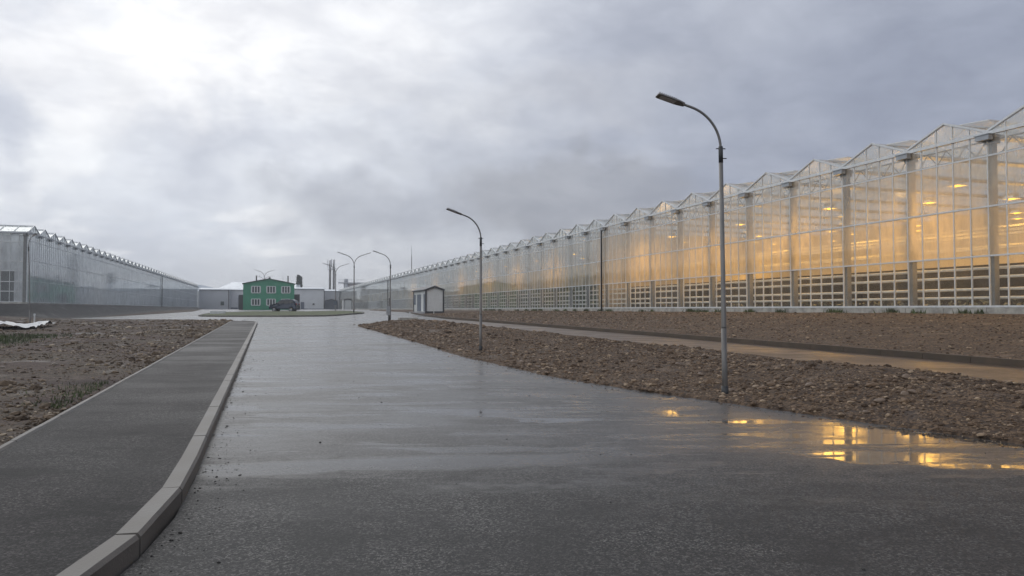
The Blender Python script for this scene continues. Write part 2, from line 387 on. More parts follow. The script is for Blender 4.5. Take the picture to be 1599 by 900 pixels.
def ground_mat():
    m, t, out = new_mat('stony_soil'); pos = t.node('ShaderNodeNewGeometry').outputs['Position']
    sp = t.node('ShaderNodeSeparateXYZ'); t.l.new(pos, sp.inputs[0]); x, y, z = sp.outputs
    u = t.math('DIVIDE', t.math('ADD', x, t.math('MULTIPLY', y, .33)), K)
    v = t.math('DIVIDE', t.math('SUBTRACT', y, t.math('MULTIPLY', x, .33)), K)
    big = t.noise(pos, .25, 6, .6, .4); mid = t.noise(pos, 1.8, 6, .65); fine = t.noise(pos, 14.0, 5, .7)
    st = t.voro(pos, 22.0, out='Color'); stv = t.vmath('DOT_PRODUCT', st, (.34, .33, .33)); sd = t.voro(pos, 22.0)
    right = t.mix(t.ramp(stv, .3, .75), (.036, .020, .010), (.16, .100, .055))
    right = t.mix(t.ramp(mid, .35, .65, 0.0, .5), right, (.030, .017, .010))
    left = t.mix(t.ramp(stv, .3, .75), (.036, .026, .018), (.13, .098, .066))
    left = t.mix(t.ramp(big, .42, .62, 0.0, .7), left, (.070, .042, .036))
    left = t.mix(t.ramp(t.noise(t.scalev(pos, (.4, 1.3, 1)), .5, 6, .65), .54, .64, 0.0, .8), left, (.038, .022, .020))
    silt = t.math('MULTIPLY', t.ramp(t.noise(t.scalev(pos, (.35, 1.2, 1)), .8, 6, .65), .58, .64), t.ramp(v, 20.0, 34.0))
    left = t.mix(t.math('MULTIPLY', silt, .8), left, (.20, .19, .175))
    smooth = t.mix(t.ramp(mid, .3, .7), (.055, .055, .053), (.085, .082, .078))
    c = t.mix(t.ramp(u, 0.0, 1.0), left, right)
    c = t.mix(t.math('MULTIPLY', t.ramp(u, -17.5, -19.0), t.ramp(v, 78.0, 84.0)), c, smooth)
    grass = t.mix(t.ramp(fine, .3, .7), (.022, .032, .014), (.06, .075, .03))
    gm = t.math('MULTIPLY', t.math('MULTIPLY', t.ramp(t.math('ADD', u, t.math('MULTIPLY', big, 6.0)), -6.5, -9.0), t.ramp(t.math('ADD', v, t.math('MULTIPLY', mid, 8.0)), 44.0, 40.0)), t.ramp(v, 24.0, 31.0))
    c = t.mix(gm, c, grass)
    c = t.mix(t.ramp(v, 300.0, 330.0, 0.0, .8), c, (.055, .065, .035))
    wetn = t.ramp(t.noise(pos, .7, 5), .55, .7)
    rough = t.mixf(wetn, .9, .62)
    h = t.math('ADD', t.math('ADD', t.math('MULTIPLY', stv, .5), t.math('MULTIPLY', fine, .7)), t.math('MULTIPLY', mid, 1.5))
    principled(t, out, Base_Color=c, Roughness=rough, Normal=t.bump(h, .9, .05))
    return m
M['ground'] = ground_mat()
def stone_mat(name, ca, cb, cc):
    m, t, out = new_mat(name); g = t.node('ShaderNodeNewGeometry'); rnd = g.outputs['Random Per Island']; pos = g.outputs['Position']
    cr = t.node('ShaderNodeValToRGB'); t.l.new(rnd, cr.inputs[0]); e = cr.color_ramp.elements
    e[0].color = (*ca, 1); e[1].color = (*cc, 1); e[1].position = 1.0; x = e.new(.75); x.color = (*cb, 1)
    c = t.mix(t.ramp(t.noise(pos, 30, 4), .3, .7, 0.0, .4), cr.outputs[0], ca)
    principled(t, out, Base_Color=c, Roughness=t.ramp(rnd, 0, 1, .9, .6, False), Normal=t.bump(t.noise(pos, 60, 4), .4, .01)); return m
M['stones_r'] = stone_mat('brown_bank_stones', (.040, .023, .012), (.155, .096, .054), (.38, .28, .18))
M['stones_l'] = stone_mat('left_rubble_stones', (.038, .024, .013), (.145, .098, .056), (.36, .29, .20))
M['grass'] = simple('island_grass', (.075, .090, .035), .9, 0, .4, 2.0, .5, 20)
M['kerb'] = simple('kerb_concrete', (.12, .111, .098), .55, 0, .25, 1.7, .35, 50)
M['kerb_muddy'] = simple('soil_stained_kerb', (.075, .055, .038), .75, 0, .3, 1.2, .4, 50)
M['blade'] = simple('grass_blade', (.06, .08, .03), .8, 0, .4, .7)

# ------------------------------------------------------------------ ground
def grid_mesh(name, us, vs, zfun, mat, **tags):
    U, V = np.meshgrid(us, vs, indexing='ij'); x = (U - .33 * V) / K; y = (V + .33 * U) / K; z = zfun(x, y, U, V)
    nu, nv = len(us), len(vs); co = np.stack([x.ravel(), y.ravel(), z.ravel()], 1)
    i, j = np.meshgrid(np.arange(nu - 1), np.arange(nv - 1), indexing='ij'); a = (i * nv + j).ravel()
    faces = np.stack([a, a + nv, a + nv + 1, a + 1], 1)
    me = bpy.data.meshes.new(name); me.from_pydata(co.tolist(), [], faces.tolist()); me.materials.append(mat)
    me.polygons.foreach_set('use_smooth', [True] * len(faces)); me.update()
    o = bpy.data.objects.new(name, me); C.objects.link(o)
    for k_, v_ in tags.items(): o[k_] = v_
    return o
def vnoise(x, y, s, seed):
    xi = np.asarray(x) * s + seed * 17.3; yi = np.asarray(y) * s + seed * 5.1
    x0 = np.floor(xi); y0 = np.floor(yi); fx = xi - x0; fy = yi - y0; fx = fx * fx * (3 - 2 * fx); fy = fy * fy * (3 - 2 * fy)
    h = lambda a, b: np.modf(np.abs(np.sin(a * 127.1 + b * 311.7 + seed) * 43758.5453))[0]
    return (h(x0, y0) * (1 - fx) + h(x0 + 1, y0) * fx) * (1 - fy) + (h(x0, y0 + 1) * (1 - fx) + h(x0 + 1, y0 + 1) * fx) * fy
ROAD = ([(-8.9, -8)] + [(float(uK(v)) + .16, v) for v in (-7, -5, -3, -1, 1, 2, 3, 4, 4.6, 5, 5.6, 6.6, 8, 12, 20, 30, 45, 60)] +
        [(-.66, 61.9), (-.9, 64.5), (-2.0, 67), (-2.9, 70), (-5, 73), (-13, 78.2), (-19, 82.8), (-19.3, 88), (-16.4, 98.6), (-14, 120), (-12.2, 138), (-13, 170), (-19, 230), (-21, 287),
         (24, 287), (24, 180), (17.5, 135), (18, 101), (15.6, 78), (14.5, 62), (14.9, 45), (15.1, 30), (15.2, 10), (15.2, -8),
         (11.6, -8), (11.6, 10), (11.6, 30), (11.6, 49), (11.2, 54.5), (10.2, 57.2), (8.8, 58), (7.4, 56.5), (6.5, 54.8)] +
        [(float(uR(v)), v) for v in (52.9, 45, 38, 33, 28, 22.5, 19, 16.3, 14.5, 13, 11, 9.6, 8.45, 6.7, 4.5, 2, 0, -3, -5.8)])
def inside(px, py, poly):
    p = np.array(poly); n = len(p); r = np.zeros(np.shape(px), bool); j = n - 1
    for i in range(n):
        (xi, yi), (xj, yj) = p[i], p[j]
        c = ((yi > py) != (yj > py)) & (px < (xj - xi) * (py - yi) / (yj - yi + 1e-12) + xi); r ^= c; j = i
    return r
def steps(*segs):
    out = []
    for a, b, s in segs: out += list(np.arange(a, b, s))
    return np.array(out + [segs[-1][1]])
def near_paved(U, V):
    return inside(U, V, ROAD) | ((U > -2.9) & (U < 0) & (V < 67.5) & (V > -9)) | ((U > uK(V) - 9) & (U < 0) & (U > -2.9) & (V < 8))
def ground_z(x, y, U, V):
    z = H(x, y)
    left = U < -1.5
    amp = np.where(left, np.where(V < 75, .10, .02), np.where((U > uR(V) + .2) & (U < 11.4) & (V < 57), .13, .03)) * (1 - ss(V, 120, 180)) * ss(y, -5, 3)
    n = (vnoise(x, y, .7, 1) - .5) + .6 * (vnoise(x, y, 1.9, 2) - .5) + .35 * (vnoise(x, y, 4.7, 3) - .5)
    off = n * amp
    edge = np.where(left, ss(-2.75 - U, 0, .8), 1.0)
    off = off * np.where(left, 1, np.where(V < 60, ss(U - uR(V), .1, 1.0), 1))
    z = z + off * edge + np.where(left & (V < 78), .09, 0)
    mound = .45 * np.exp(-((U + 24) / 6) ** 2 - ((V - 74) / 6) ** 2)
    z = z + mound
    bank = (U > uR(V)) & (U < 11.6) & (V < 57)
    z = z + np.where(bank, .035 + .04 * ss(U, uR(V), uR(V) + .7), 0)
    z = np.where(near_paved(U, V), H(x, y) - .06, z)
    return z
us = steps((-600, -300, 100), (-300, -60, 20), (-60, -24, 2), (-24, -12, .5), (-12, -3, .22), (-3, 6, .35), (6, 12, .14), (12, 16, .25), (16, 28, .5), (28, 80, 4), (80, 300, 20), (300, 600, 100))
vs = steps((-60, -4, 4), (-4, 1, .5), (1, 32, .16), (32, 64, .3), (64, 90, .5), (90, 180, 2), (180, 320, 10), (320, 760, 40))
ground = grid_mesh('ground', us, vs, ground_z, M['ground'], kind='structure')

def drape(name, poly, step, off, mat, near=None):
    ps = []; n = len(poly)
    for i in range(n):
        a = np.array(poly[i]); b = np.array(poly[(i + 1) % n]); k = max(1, int(np.linalg.norm(b - a) / (step * 2)))
        for q in range(k): ps.append(tuple(a + (b - a) * q / k))
    nb = len(ps); arr = np.array(poly); lo, hi = arr.min(0), arr.max(0)
    gu, gv = np.meshgrid(np.arange(lo[0], hi[0], step), np.arange(lo[1], hi[1], step * 1.5), indexing='ij'); gu = gu.ravel(); gv = gv.ravel()
    ins = inside(gu, gv, ps)
    pts = [Vector(p) for p in ps] + [Vector((a, b)) for a, b in zip(gu[ins], gv[ins])]
    V_, E_, F_, *_ = delaunay_2d_cdt(pts, [], [list(range(nb))], 1, 1e-5)
    vv = np.array([(p.x, p.y) for p in V_]); x = (vv[:, 0] - .33 * vv[:, 1]) / K; y = (vv[:, 1] + .33 * vv[:, 0]) / K
    cen = np.array([vv[list(f)].mean(0) for f in F_]); ok = inside(cen[:, 0], cen[:, 1], poly); F_ = [f for f, k_ in zip(F_, ok) if k_]
    z = H(x, y) + off
    me = bpy.data.meshes.new(name); me.from_pydata(np.stack([x, y, z], 1).tolist(), [], [tuple(f) for f in F_]); me.materials.append(mat)
    me.polygons.foreach_set('use_smooth', [True] * len(F_)); me.update()
    # normals up
    if me.polygons and me.polygons[0].normal.z < 0: me.flip_normals()
    o = bpy.data.objects.new(name, me); C.objects.link(o); o['kind'] = 'structure'; return o
drape('road', ROAD, 1.6, 0, M['road'])
drape('path', [(11.62, -8), (15.18, -8), (15.18, 10), (15.08, 30), (14.88, 45), (14.5, 60), (12, 58), (11.3, 54), (11.62, 48.5)], .8, .005, M['path'])
# pavement on the left
WALK = [(-2.72, -10)] + [(-2.72, v) for v in (10, 30, 50, 66)] + [(-2.1, 66.3), (-1.2, 64.2), (-.83, 61.5)] + [(float(uK(v)) , v) for v in (60, 45, 30, 20, 12, 8, 6.6, 6, 5.5, 5, 4.6, 4, 3, 2, 1.2)] + [(-2.9, .7), (-3, -10)]
WALK = [(-2.72, 1.0), (-2.72, 10), (-2.72, 30), (-2.72, 50), (-2.72, 66), (-2.1, 66.3), (-1.2, 64.2), (-.83, 61.5)] + [(float(uK(v)), v) for v in (60, 45, 30, 20, 12, 8, 6.6, 6, 5.5, 5, 4.6, 4, 3, 2, 1.45)]
drape('pavement', WALK, .8, .125, M['walk'])

def kerb_run(name, pts, width, height, block, mat, top_in=0.0, gap=.006):
    """stone kerb laid as blocks along a (u,v) polyline; width grows to the right of the run"""
    P_ = [np.array(p, float) for p in pts]; seg = [np.linalg.norm(P_[i + 1] - P_[i]) for i in range(len(P_) - 1)]; L = sum(seg); mb = MB()
    def at(s):
        for i, l in enumerate(seg):
            if s <= l or i == len(seg) - 1: return P_[i] + (P_[i + 1] - P_[i]) * (s / l)
            s -= l
    s = 0
    while s < L - .05:
        e = min(s + block, L); a, b = at(s), at(e); d = (b - a) / np.linalg.norm(b - a); nr = np.array([d[1], -d[0]])
        a2 = a + d * gap; b2 = b - d * gap; dz = random.uniform(-.004, .004)
        c = []
        for p in (a2, b2):
            x, y, _ = W(*p); zb = float(H(x, y))
            q = p + nr * width
            xq, yq, _ = W(*q)
            ch = min(.03, height * .2)
            q2 = p + nr * (width - ch * .7)
            x2, y2, _ = W(*q2)
            c.append([(x, y, zb - .12), (x, y, zb + height + dz), (x2, y2, zb + height + dz), (xq, yq, zb + height - ch + dz), (xq, yq, zb - .12)])
        n = len(mb.v); mb.v += c[0] + c[1]
        for i in range(5):
            j = (i + 1) % 5; mb.f.append((n + i, n + j, n + 5 + j, n + 5 + i)); mb.m.append(0)
        mb.f += [tuple(n + i for i in range(5)), tuple(n + 9 - i for i in range(5))]; mb.m += [0, 0]
        s = e
    return mb.build(name, mat, kind='structure')
kv = [1.0, 2, 3, 4, 5, 6, 7, 8, 9] + list(range(10, 61, 5)) + [61.5]
kerb_run('kerb', [(float(uK(v)), v) for v in kv] + [(-1.1, 64.0), (-2.0, 66.4)], .16, .15, 1.3, M['kerb'])
kerb_run('pavement_edging', [(-2.80, v) for v in (1, 20, 40, 66)], .075, .145, 1.0, M['kerb'])
kerb_run('path_kerb', [(15.2, -8), (15.2, 12), (15.1, 30), (14.9, 45), (14.5, 62), (15.6, 78), (18, 101)], .16, .16, 1.3, M['kerb_muddy'])
# darken kerb line behind path is only a kerb; the island
ISL = [(-7.6, 96), (-7.2, 93.4), (-4.6, 90.6), (1.8, 88.7), (8.0, 89.6), (11.0, 92.5), (12.2, 100), (12, 114), (9, 123), (3, 126), (-3, 125.5), (-6.4, 120), (-7.6, 108)]
kerb_run('island_kerb', ISL + [ISL[0]], .16, .16, 1.0, M['kerb'])
ctr = np.mean(np.array(ISL), 0)
mb = MB(); rings = 7; pts = []
fine = []
for i in range(len(ISL)):
    a = np.array(ISL[i]); b = np.array(ISL[(i + 1) % len(ISL)])
    for q in range(4): fine.append(a + (b - a) * q / 4)
for r in range(rings + 1):
    tt = r / rings
    for p in fine:
        q = p + (ctr - p) * tt; x, y, _ = W(*q); pts.append((x, y, float(H(x, y)) + .13 + .22 * (1 - (1 - tt) ** 2) + (random.uniform(-.03, .03) if r else 0)))
nf = len(fine); mb.v = pts
for r in range(rings):
    for i in range(nf):
        j = (i + 1) % nf; mb.f.append((r * nf + i, (r + 1) * nf + i, (r + 1) * nf + j, r * nf + j)); mb.m.append(0)
mb.build('grass_island', M['grass'], smooth=True, kind='structure')

# ------------------------------------------------------------------ loose stones
def rock_protos(n=8):
    P_ = []
    t = (1 + 5 ** .5) / 2
    base = np.array([(-1, t, 0), (1, t, 0), (-1, -t, 0), (1, -t, 0), (0, -1, t), (0, 1, t), (0, -1, -t), (0, 1, -t), (t, 0, -1), (t, 0, 1), (-t, 0, -1), (-t, 0, 1)]) / 1.9
    F_ = np.array([(0, 11, 5), (0, 5, 1), (0, 1, 7), (0, 7, 10), (0, 10, 11), (1, 5, 9), (5, 11, 4), (11, 10, 2), (10, 7, 6), (7, 1, 8), (3, 9, 4), (3, 4, 2), (3, 2, 6), (3, 6, 8), (3, 8, 9), (4, 9, 5), (2, 4, 11), (6, 2, 10), (8, 6, 7), (9, 8, 1)])
    for i in range(n): P_.append(base * rng.uniform(.72, 1.15, (12, 1)) * np.array([1, rng.uniform(.6, .95), rng.uniform(.4, .7)]))
    return P_, F_
PR, PF = rock_protos()
def scatter(name, U, V, size, mat, lift=.0, zfun=None, label=None, **tags):
    x = (U - .33 * V) / K; y = (V + .33 * U) / K; z = (ground_z(x, y, U, V) if zfun is None else zfun(x, y)) + lift
    n = len(U); verts = np.zeros((n, 12, 3)); an = rng.uniform(0, 6.28, n); pick = rng.integers(0, len(PR), n)
    ca, sa = np.cos(an), np.sin(an)
    B = np.stack(PR)[pick] * size[:, None, None]
    verts[:, :, 0] = B[:, :, 0] * ca[:, None] - B[:, :, 1] * sa[:, None] + x[:, None]
    verts[:, :, 1] = B[:, :, 0] * sa[:, None] + B[:, :, 1] * ca[:, None] + y[:, None]
    verts[:, :, 2] = B[:, :, 2] + z[:, None] + (size * .12)[:, None]
    F_ = (PF[None] + (np.arange(n) * 12)[:, None, None]).reshape(-1, 3)
    me = bpy.data.meshes.new(name); me.from_pydata(verts.reshape(-1, 3).tolist(), [], F_.tolist()); me.materials.append(mat); me.update()
    o = bpy.data.objects.new(name, me); C.objects.link(o)
    for k_, v_ in tags.items(): o[k_] = v_
    if label: o['label'] = label
    return o
# bank between road and path
n = 62000; V = 2 + 56 * rng.random(n) ** 1.9; U = uR(V) - .12 + (11.5 - uR(V) + .12) * rng.random(n)
s = np.clip(rng.lognormal(math.log(.0135), .6, n), .006, .10) * (1 + V / 60)
cl = vnoise(*[np.array(q) for q in ((U - .33 * V) / K, (V + .33 * U) / K)], .9, 6)
s = s * (.55 + .9 * cl)
scatter('bank_gravel', U, V, s, M['stones_r'], kind='stuff', label='brown stony rubble covering the bank between road and path')
# slope up to the greenhouse
n = 16000; V = 2 + 80 * rng.random(n) ** 1.5; U = 15.4 + 11 * rng.random(n)
s = np.clip(rng.lognormal(math.log(.024), .4, n), .012, .07) * (1 + V / 60)
scatter('slope_gravel', U, V, s, M['stones_r'], kind='stuff', label='fine brown gravel on the slope below the lit greenhouse')
# rubble left of the pavement
n = 52000; V = 6 + 66 * rng.random(n) ** 1.6; U = -2.85 - 17 * rng.random(n) ** 1.4
s = np.clip(rng.lognormal(math.log(.015), .65, n), .006, .13) * (1 + V / 60)
cl = vnoise((U - .33 * V) / K, (V + .33 * U) / K, .35, 12) * .6 + vnoise((U - .33 * V) / K, (V + .33 * U) / K, 1.3, 5) * .4
s = s * (.5 + .9 * cl)
keep = (rng.random(n) < ss(cl, .28, .55) + .25) & ~((U < -9) & (V > 28) & (V < 44) & (rng.random(n) < .85))
scatter('rubble', U[keep], V[keep], s[keep], M['stones_l'], kind='stuff', label='stones and broken soil left of the pavement')
# grit on the asphalt
n = 1700; V = 3.2 + 22 * rng.random(n) ** 2; U = np.where(rng.random(n) < .75, uK(V) + .2 + np.abs(rng.normal(0, .25, n)), uK(V) + .2 + rng.random(n) * (uR(V) - uK(V) - .2))
s = np.clip(rng.lognormal(math.log(.0048), .6, n), .003, .022)
scatter('grit', U, V, s, simple('dark_grit', (.015, .014, .013), .7), zfun=lambda x, y: H(x, y), kind='stuff', label='dark grit and clods scattered on the wet road')
n = 2600; V = 2 + 50 * rng.random(n) ** 1.7; U = uR(V) - np.abs(rng.normal(0, .22, n))
s = np.clip(rng.lognormal(math.log(.008), .5, n), .004, .03)
scatter('edge_grit', U, V, s, M['stones_r'], zfun=lambda x, y: H(x, y), kind='stuff', label='small stones washed onto the road edge')

# larger single stones
def stone_mesh(seed):
    r2 = np.random.default_rng(seed); mb = MB(); bmv = []
    nlat, nlon = 7, 10; ax = r2.uniform(.6, 1, 3)
    for i in range(nlat + 1):
        for j in range(nlon):
            th = math.pi * i / nlat; ph = 2 * math.pi * j / nlon
            d = np.array([math.sin(th) * math.cos(ph), math.sin(th) * math.sin(ph), math.cos(th)])
            k = 1 + .13 * math.sin(3.1 * d[0] + seed) + .10 * math.sin(4.3 * d[1] + 2 * seed) + .08 * math.sin(5 * d[2] + seed)
            mb.v.append(tuple(d * k * np.array([1, .72 * ax[1] + .2, .42 * ax[2] + .14])))
    for i in range(nlat):
        for j in range(nlon):
            a = i * nlon + j; b = i * nlon + (j + 1) % nlon; mb.f.append((a, b, b + nlon, a + nlon)); mb.m.append(0)
    return mb
M['cobble'] = simple('pale_brown_cobble', (.15, .105, .072), .55, 0, .3, 6, .4, 30)
M['cobble_grey'] = simple('grey_cobble', (.17, .14, .11), .6, 0, .3, 6, .4, 30)
protoR = [stone_mesh(i).build('stone', M['cobble'], smooth=True) for i in range(4)]
protoL = [stone_mesh(i + 9).build('stone', M['cobble_grey'], smooth=True) for i in range(4)]
def put_stone(pr, i, u, v, s, label, group):
    o = pr[i % 4] if not pr[i % 4].get('used') else pr[i % 4].copy()
    if not pr[i % 4].get('used'): pr[i % 4]['used'] = 1
    else: C.objects.link(o)
    x, y, _ = W(u, v); z = float(ground_z(np.array([x]), np.array([y]), np.array([u]), np.array([v]))[0])
    o.location = (x, y, z + s * .2); o.scale = (s, s, s); o.rotation_euler = (random.uniform(-.3, .3), random.uniform(-.3, .3), random.uniform(0, 6.28))
    if 'used' in o.keys() and o is not pr[i % 4]: del o['used']
    tag(o, label, 'stone', group)
for i in range(70):
    v = 4 + 46 * random.random() ** 1.5; u = float(uR(v)) + .3 + (10.9 - float(uR(v))) * random.random()
    put_stone(protoR, i, u, v, random.uniform(.035, .085) * (1 + v / 80), 'rounded pale brown stone lying on the gravel bank beside the road', 'cobbles on the bank')
for i in range(60):
    v = 8 + 56 * random.random(); u = -3.2 - 12 * random.random() ** 1.2
    put_stone(protoL, i, u, v, random.uniform(.04, .09) * (1 + v / 80), 'grey stone lying in the rubble left of the pavement', 'cobbles left of the pavement')
for p in protoR + protoL:
    if 'used' in p.keys(): del p['used']

# grass tufts on the left patch and the island
def blades(name, U, V, h, mat, zf, **tags):
    n = len(U); x = (U - .33 * V) / K; y = (V + .33 * U) / K; z = zf(x, y, U, V)
    a = rng.uniform(0, 6.28, n); wd = h * .16; lean = rng.normal(0, .35, (n, 2)) * h[:, None]
    dx, dy = np.cos(a) * wd, np.sin(a) * wd
    v3 = np.stack([np.stack([x - dx, y - dy, z], 1), np.stack([x + dx, y + dy, z], 1), np.stack([x + lean[:, 0], y + lean[:, 1], z + h], 1)], 1).reshape(-1, 3)
    me = bpy.data.meshes.new(name); me.from_pydata(v3.tolist(), [], np.arange(3 * n).reshape(-1, 3).tolist()); me.materials.append(mat); me.update()
    o = bpy.data.objects.new(name, me); C.objects.link(o)
    for k_, v_ in tags.items(): o[k_] = v_
    return o
n = 9000; V = rng.uniform(29, 43, n); U = -9.5 - 8 * rng.random(n) + rng.normal(0, .5, n)
blades('grass_patch', U, V, rng.uniform(.05, .16, n), M['blade'], ground_z, kind='stuff', label='low green grass patch at the left edge')
n = 500; V = rng.uniform(13, 17, n); U = -3.0 - np.abs(rng.normal(0, .35, n))
blades('weeds', U, V, rng.uniform(.03, .09, n), M['blade'], ground_z, kind='stuff', label='weeds beside the pavement edging')

n = 2600; cv = rng.uniform(6, 95, 60); V = cv[rng.integers(0, 60, n)] + rng.normal(0, .22, n); U = 27.55 - np.abs(rng.normal(0, .12, n))
blades('footing_weeds', U, V, rng.uniform(.06, .26, n), M['blade'], ground_z, kind='stuff', label='dark weeds along the concrete footing of the lit greenhouse')

# ------------------------------------------------------------------ greenhouses
def make_greenhouse(name, label, origin, rz, nb, zg, z0, zr, depth, panes, glass_low, glass_mid, glass_up, glass_top, posts_dark=False):
    """local X runs along the gabled front, local Y inwards. z0 glass foot, zr list of rail heights, last = gutter"""
    g = thing(name, label, 'greenhouse', (origin.x, origin.y, 0), rz)
    L = nb * 4.0; zt = zr[-1]
    fb = MB(); xx = -.1
    while xx < L: fb.box(xx, min(xx + 1.97, L + .1), -.06 - random.uniform(0, .012), .16, zg - .5, z0 - .045 - random.uniform(0, .012)); xx += 2.0
    fb.build('footing', M['concrete'], g)
    MB().box(-.1, L + .1, -.07, .07, zt - .06, zt + .08).build('eave_beam', M['alu'], g)
    MB().box(-.1, L + .1, -.055, .06, z0 - .04, z0 + .04).build('sill_rail', M['alu'], g)
    # one bay of each, then copies
    fr = MB()
    for i in range(panes):
        x = i * 4.0 / panes; fr.box(x - .022, x + .022, -.016, .05, z0 + .04, zt - .06)
    for z in zr[:-1]: fr.box(.022, 4 - .022, -.022, .035, z - .032, z + .032)
    rise = .82
    for s in (0, 1):
        a = (0 if s == 0 else 4, -.03, zt + .09); b = (2, -.03, zt + rise + .05); fr.bar(a, b, .07, .08)
    for i in range(1, panes):
        x = i * 4.0 / panes; zz_ = zt + rise * (1 - abs(x - 2) / 2); fr.box(x - .018, x + .018, -.04, .02, zt + .08, zz_)
    fr = fr.build('wall_frame', M['alu'], g)
    gl = MB(); lv = [z0 + .04] + list(zr)
    for q in range(len(lv) - 1):
        mi = 0 if q == 0 else (1 if q == 1 else (2 if q == 2 else 3))
        gl.quad((0, 0, lv[q]), (4, 0, lv[q]), (4, 0, lv[q + 1]), (0, 0, lv[q + 1]), mi)
    gl.poly([(0, 0, zt + .085), (4, 0, zt + .085), (2, 0, zt + rise)], 3)
    gl = gl.build('glazing', [glass_low, glass_mid, glass_up, glass_top], fr)
    post = MB().box(-.11, .11, .14, .40, zg - .3, zt - .05).box(-.24, .24, .10, .42, zt - .42, zt - .08).build('post', M['post'], g)
    ge = MB().box(-.30, .30, -.30, -.075, zt - .30, zt - .10).box(-.34, .34, -.34, -.075, zt - .10, zt - .065).box(-.26, .26, .06, depth, zt - .16, zt - .06).build('gutter', M['galv'], g)
    rf = MB()   # roof bars
    rf.box(1.96, 2.04, .03, depth, zt + rise, zt + rise + .06)
    y = 0.0
    while y < depth + .01:
        for s in (0, 4): rf.bar((s, y, zt + .06), (2, y, zt + rise), .035, .045)
        y += 4.0 if y > 12 else 1.33
    rf = rf.build('roof_frame', M['alu'], g)
    rg = MB().quad((0.02, .04, zt + .02), (0.02, depth, zt + .02), (2, depth, zt + rise - .03), (2, .04, zt + rise - .03)).quad((2, .04, zt + rise - .03), (2, depth, zt + rise - .03), (3.98, depth, zt + .02), (3.98, .04, zt + .02)).build('roof_glass', M['g_roof'], rf)
    vt = MB(); y = .9; k = 0
    while y < depth - 4:
        sgn = 1 if k % 2 == 0 else -1
        xe = 2 + sgn * 1.35; ze = zt + rise + .03 - .06
        vt.quad((2, y, zt + rise + .07), (2, y + 2.7, zt + rise + .07), (xe, y + 2.7, ze), (xe, y, ze), 0)
        for yy in (y, y + 1.35, y + 2.7): vt.bar((2, yy, zt + rise + .07), (xe, yy, ze), .04, .05, 1)
        vt.bar((xe, y, ze), (xe, y + 2.7, ze), .05, .05, 1)
        for yy in (y + .4, y + 2.3): vt.bar((xe, yy, ze), (2 + sgn * 1.1, yy, zt + rise * .45), .025, .025, 1)
        y += 4.2; k += 1
    vt = vt.build('roof_vent', [M['g_roof'], M['alu']], g)
    tr = MB().bar((.1, .55, zt - .75), (3.9, .55, zt - .75), .06, .06).bar((.1, .55, zt - .18), (3.9, .55, zt - .18), .06, .06)
    for q in range(4): tr.bar((.2 + q * .95, .55, zt - .75), (.65 + q * .95, .55, zt - .18), .03).bar((.65 + q * .95, .55, zt - .18), (1.15 + q * .95, .55, zt - .75), .03)
    tr = tr.build('roof_truss', M['post'], g)
    protos = [(fr, [gl]), (post, []), (ge, []), (rf, [rg]), (vt, []), (tr, [])]
    for b in range(1, nb):
        for o, ch in protos:
            c = o.copy(); C.objects.link(c); c.parent = g; c.location.x = 4.0 * b
            for k_ in ch:
                d = k_.copy(); C.objects.link(d); d.parent = c
    for o in (post, ge):
        c = o.copy(); C.objects.link(c); c.parent = g; c.location.x = L
    return g
V0R = 310.4
o = W(27.7, V0R)
ang_r = math.atan2(-1, .33)             # local X runs towards the camera
GR = make_greenhouse('lit_greenhouse', 'long glass greenhouse on the right glowing orange from lamps inside', o, ang_r, 77, 1.55, 1.86, [3.91, 5.91, 7.97, 8.87], 30, 5,
                     M['g_low'], M['g_mid'], M['g_up'], M['g_top'])
def RX(v): return V0R - v
# heating pipes low behind the glass
for z in (2.22, 2.58, 3.08, 3.45):
    MB().tube([(1, .75, z), (308, .75, z)], .062, 8).build('heating_pipe', M['white_pipe'], GR, smooth=True)
# white growing gutters seen dimly through the misted panes
for (yy, z) in ((3.5, 4.5), (3.5, 5.1), (6.5, 4.75), (6.5, 5.6), (10, 5.2), (10, 6.2)):
    MB().box(50, 308, yy - .12, yy + .12, z - .05, z + .05).build('hanging_gutter', M['white_pipe'], GR)
MB().box(0, 308, 22.0, 22.1, 4.9, 8.7).build('cross_screen', M['screen'], GR)
MB().box(0, 308, 16.0, 16.1, 1.5, 4.6).build('shade_backdrop', M['shade_dark'], GR)  # added dark sheet, paints shade behind the clear lower panes
MB().box(0, 308, .5, 22, 1.5, 1.62).build('floor_slab', M['soil_in'], GR)
# partition screen between two compartments near the drainpipe and at the near end
MB().box(RX(60.6) - .03, RX(60.6) + .03, .45, 22, 1.6, 8.6).build('partition', M['screen'], GR)
MB().box(307.8, 307.9, 0.1, 22, 1.6, 8.8).build('end_wall', M['screen'], GR)
# drainpipes on the front
def drainpipe(gh, x, z0, z1, mat):
    MB().tube([(x, -.16, z0), (x, -.16, z1 - .35), (x + .02, -.12, z1 - .15)], .075, 8).build('drainpipe', mat, gh, smooth=True)
pv = RX((1.109 * 29.2 / (.33 + (943 - 800) / 1160.) - .33 * 29.2) / K)
pv = 0
def wall_v(px, x0): 
    y = x0 / (.33 + (px - 800) / 1160.); return (y - .33 * (x0 - .33 * y)) / K
drainpipe(GR, RX(wall_v(943, 29.2)), 1.5, 8.8, M['dark']); drainpipe(GR, RX(wall_v(607, 29.2)), 1.5, 8.8, M['dark'])

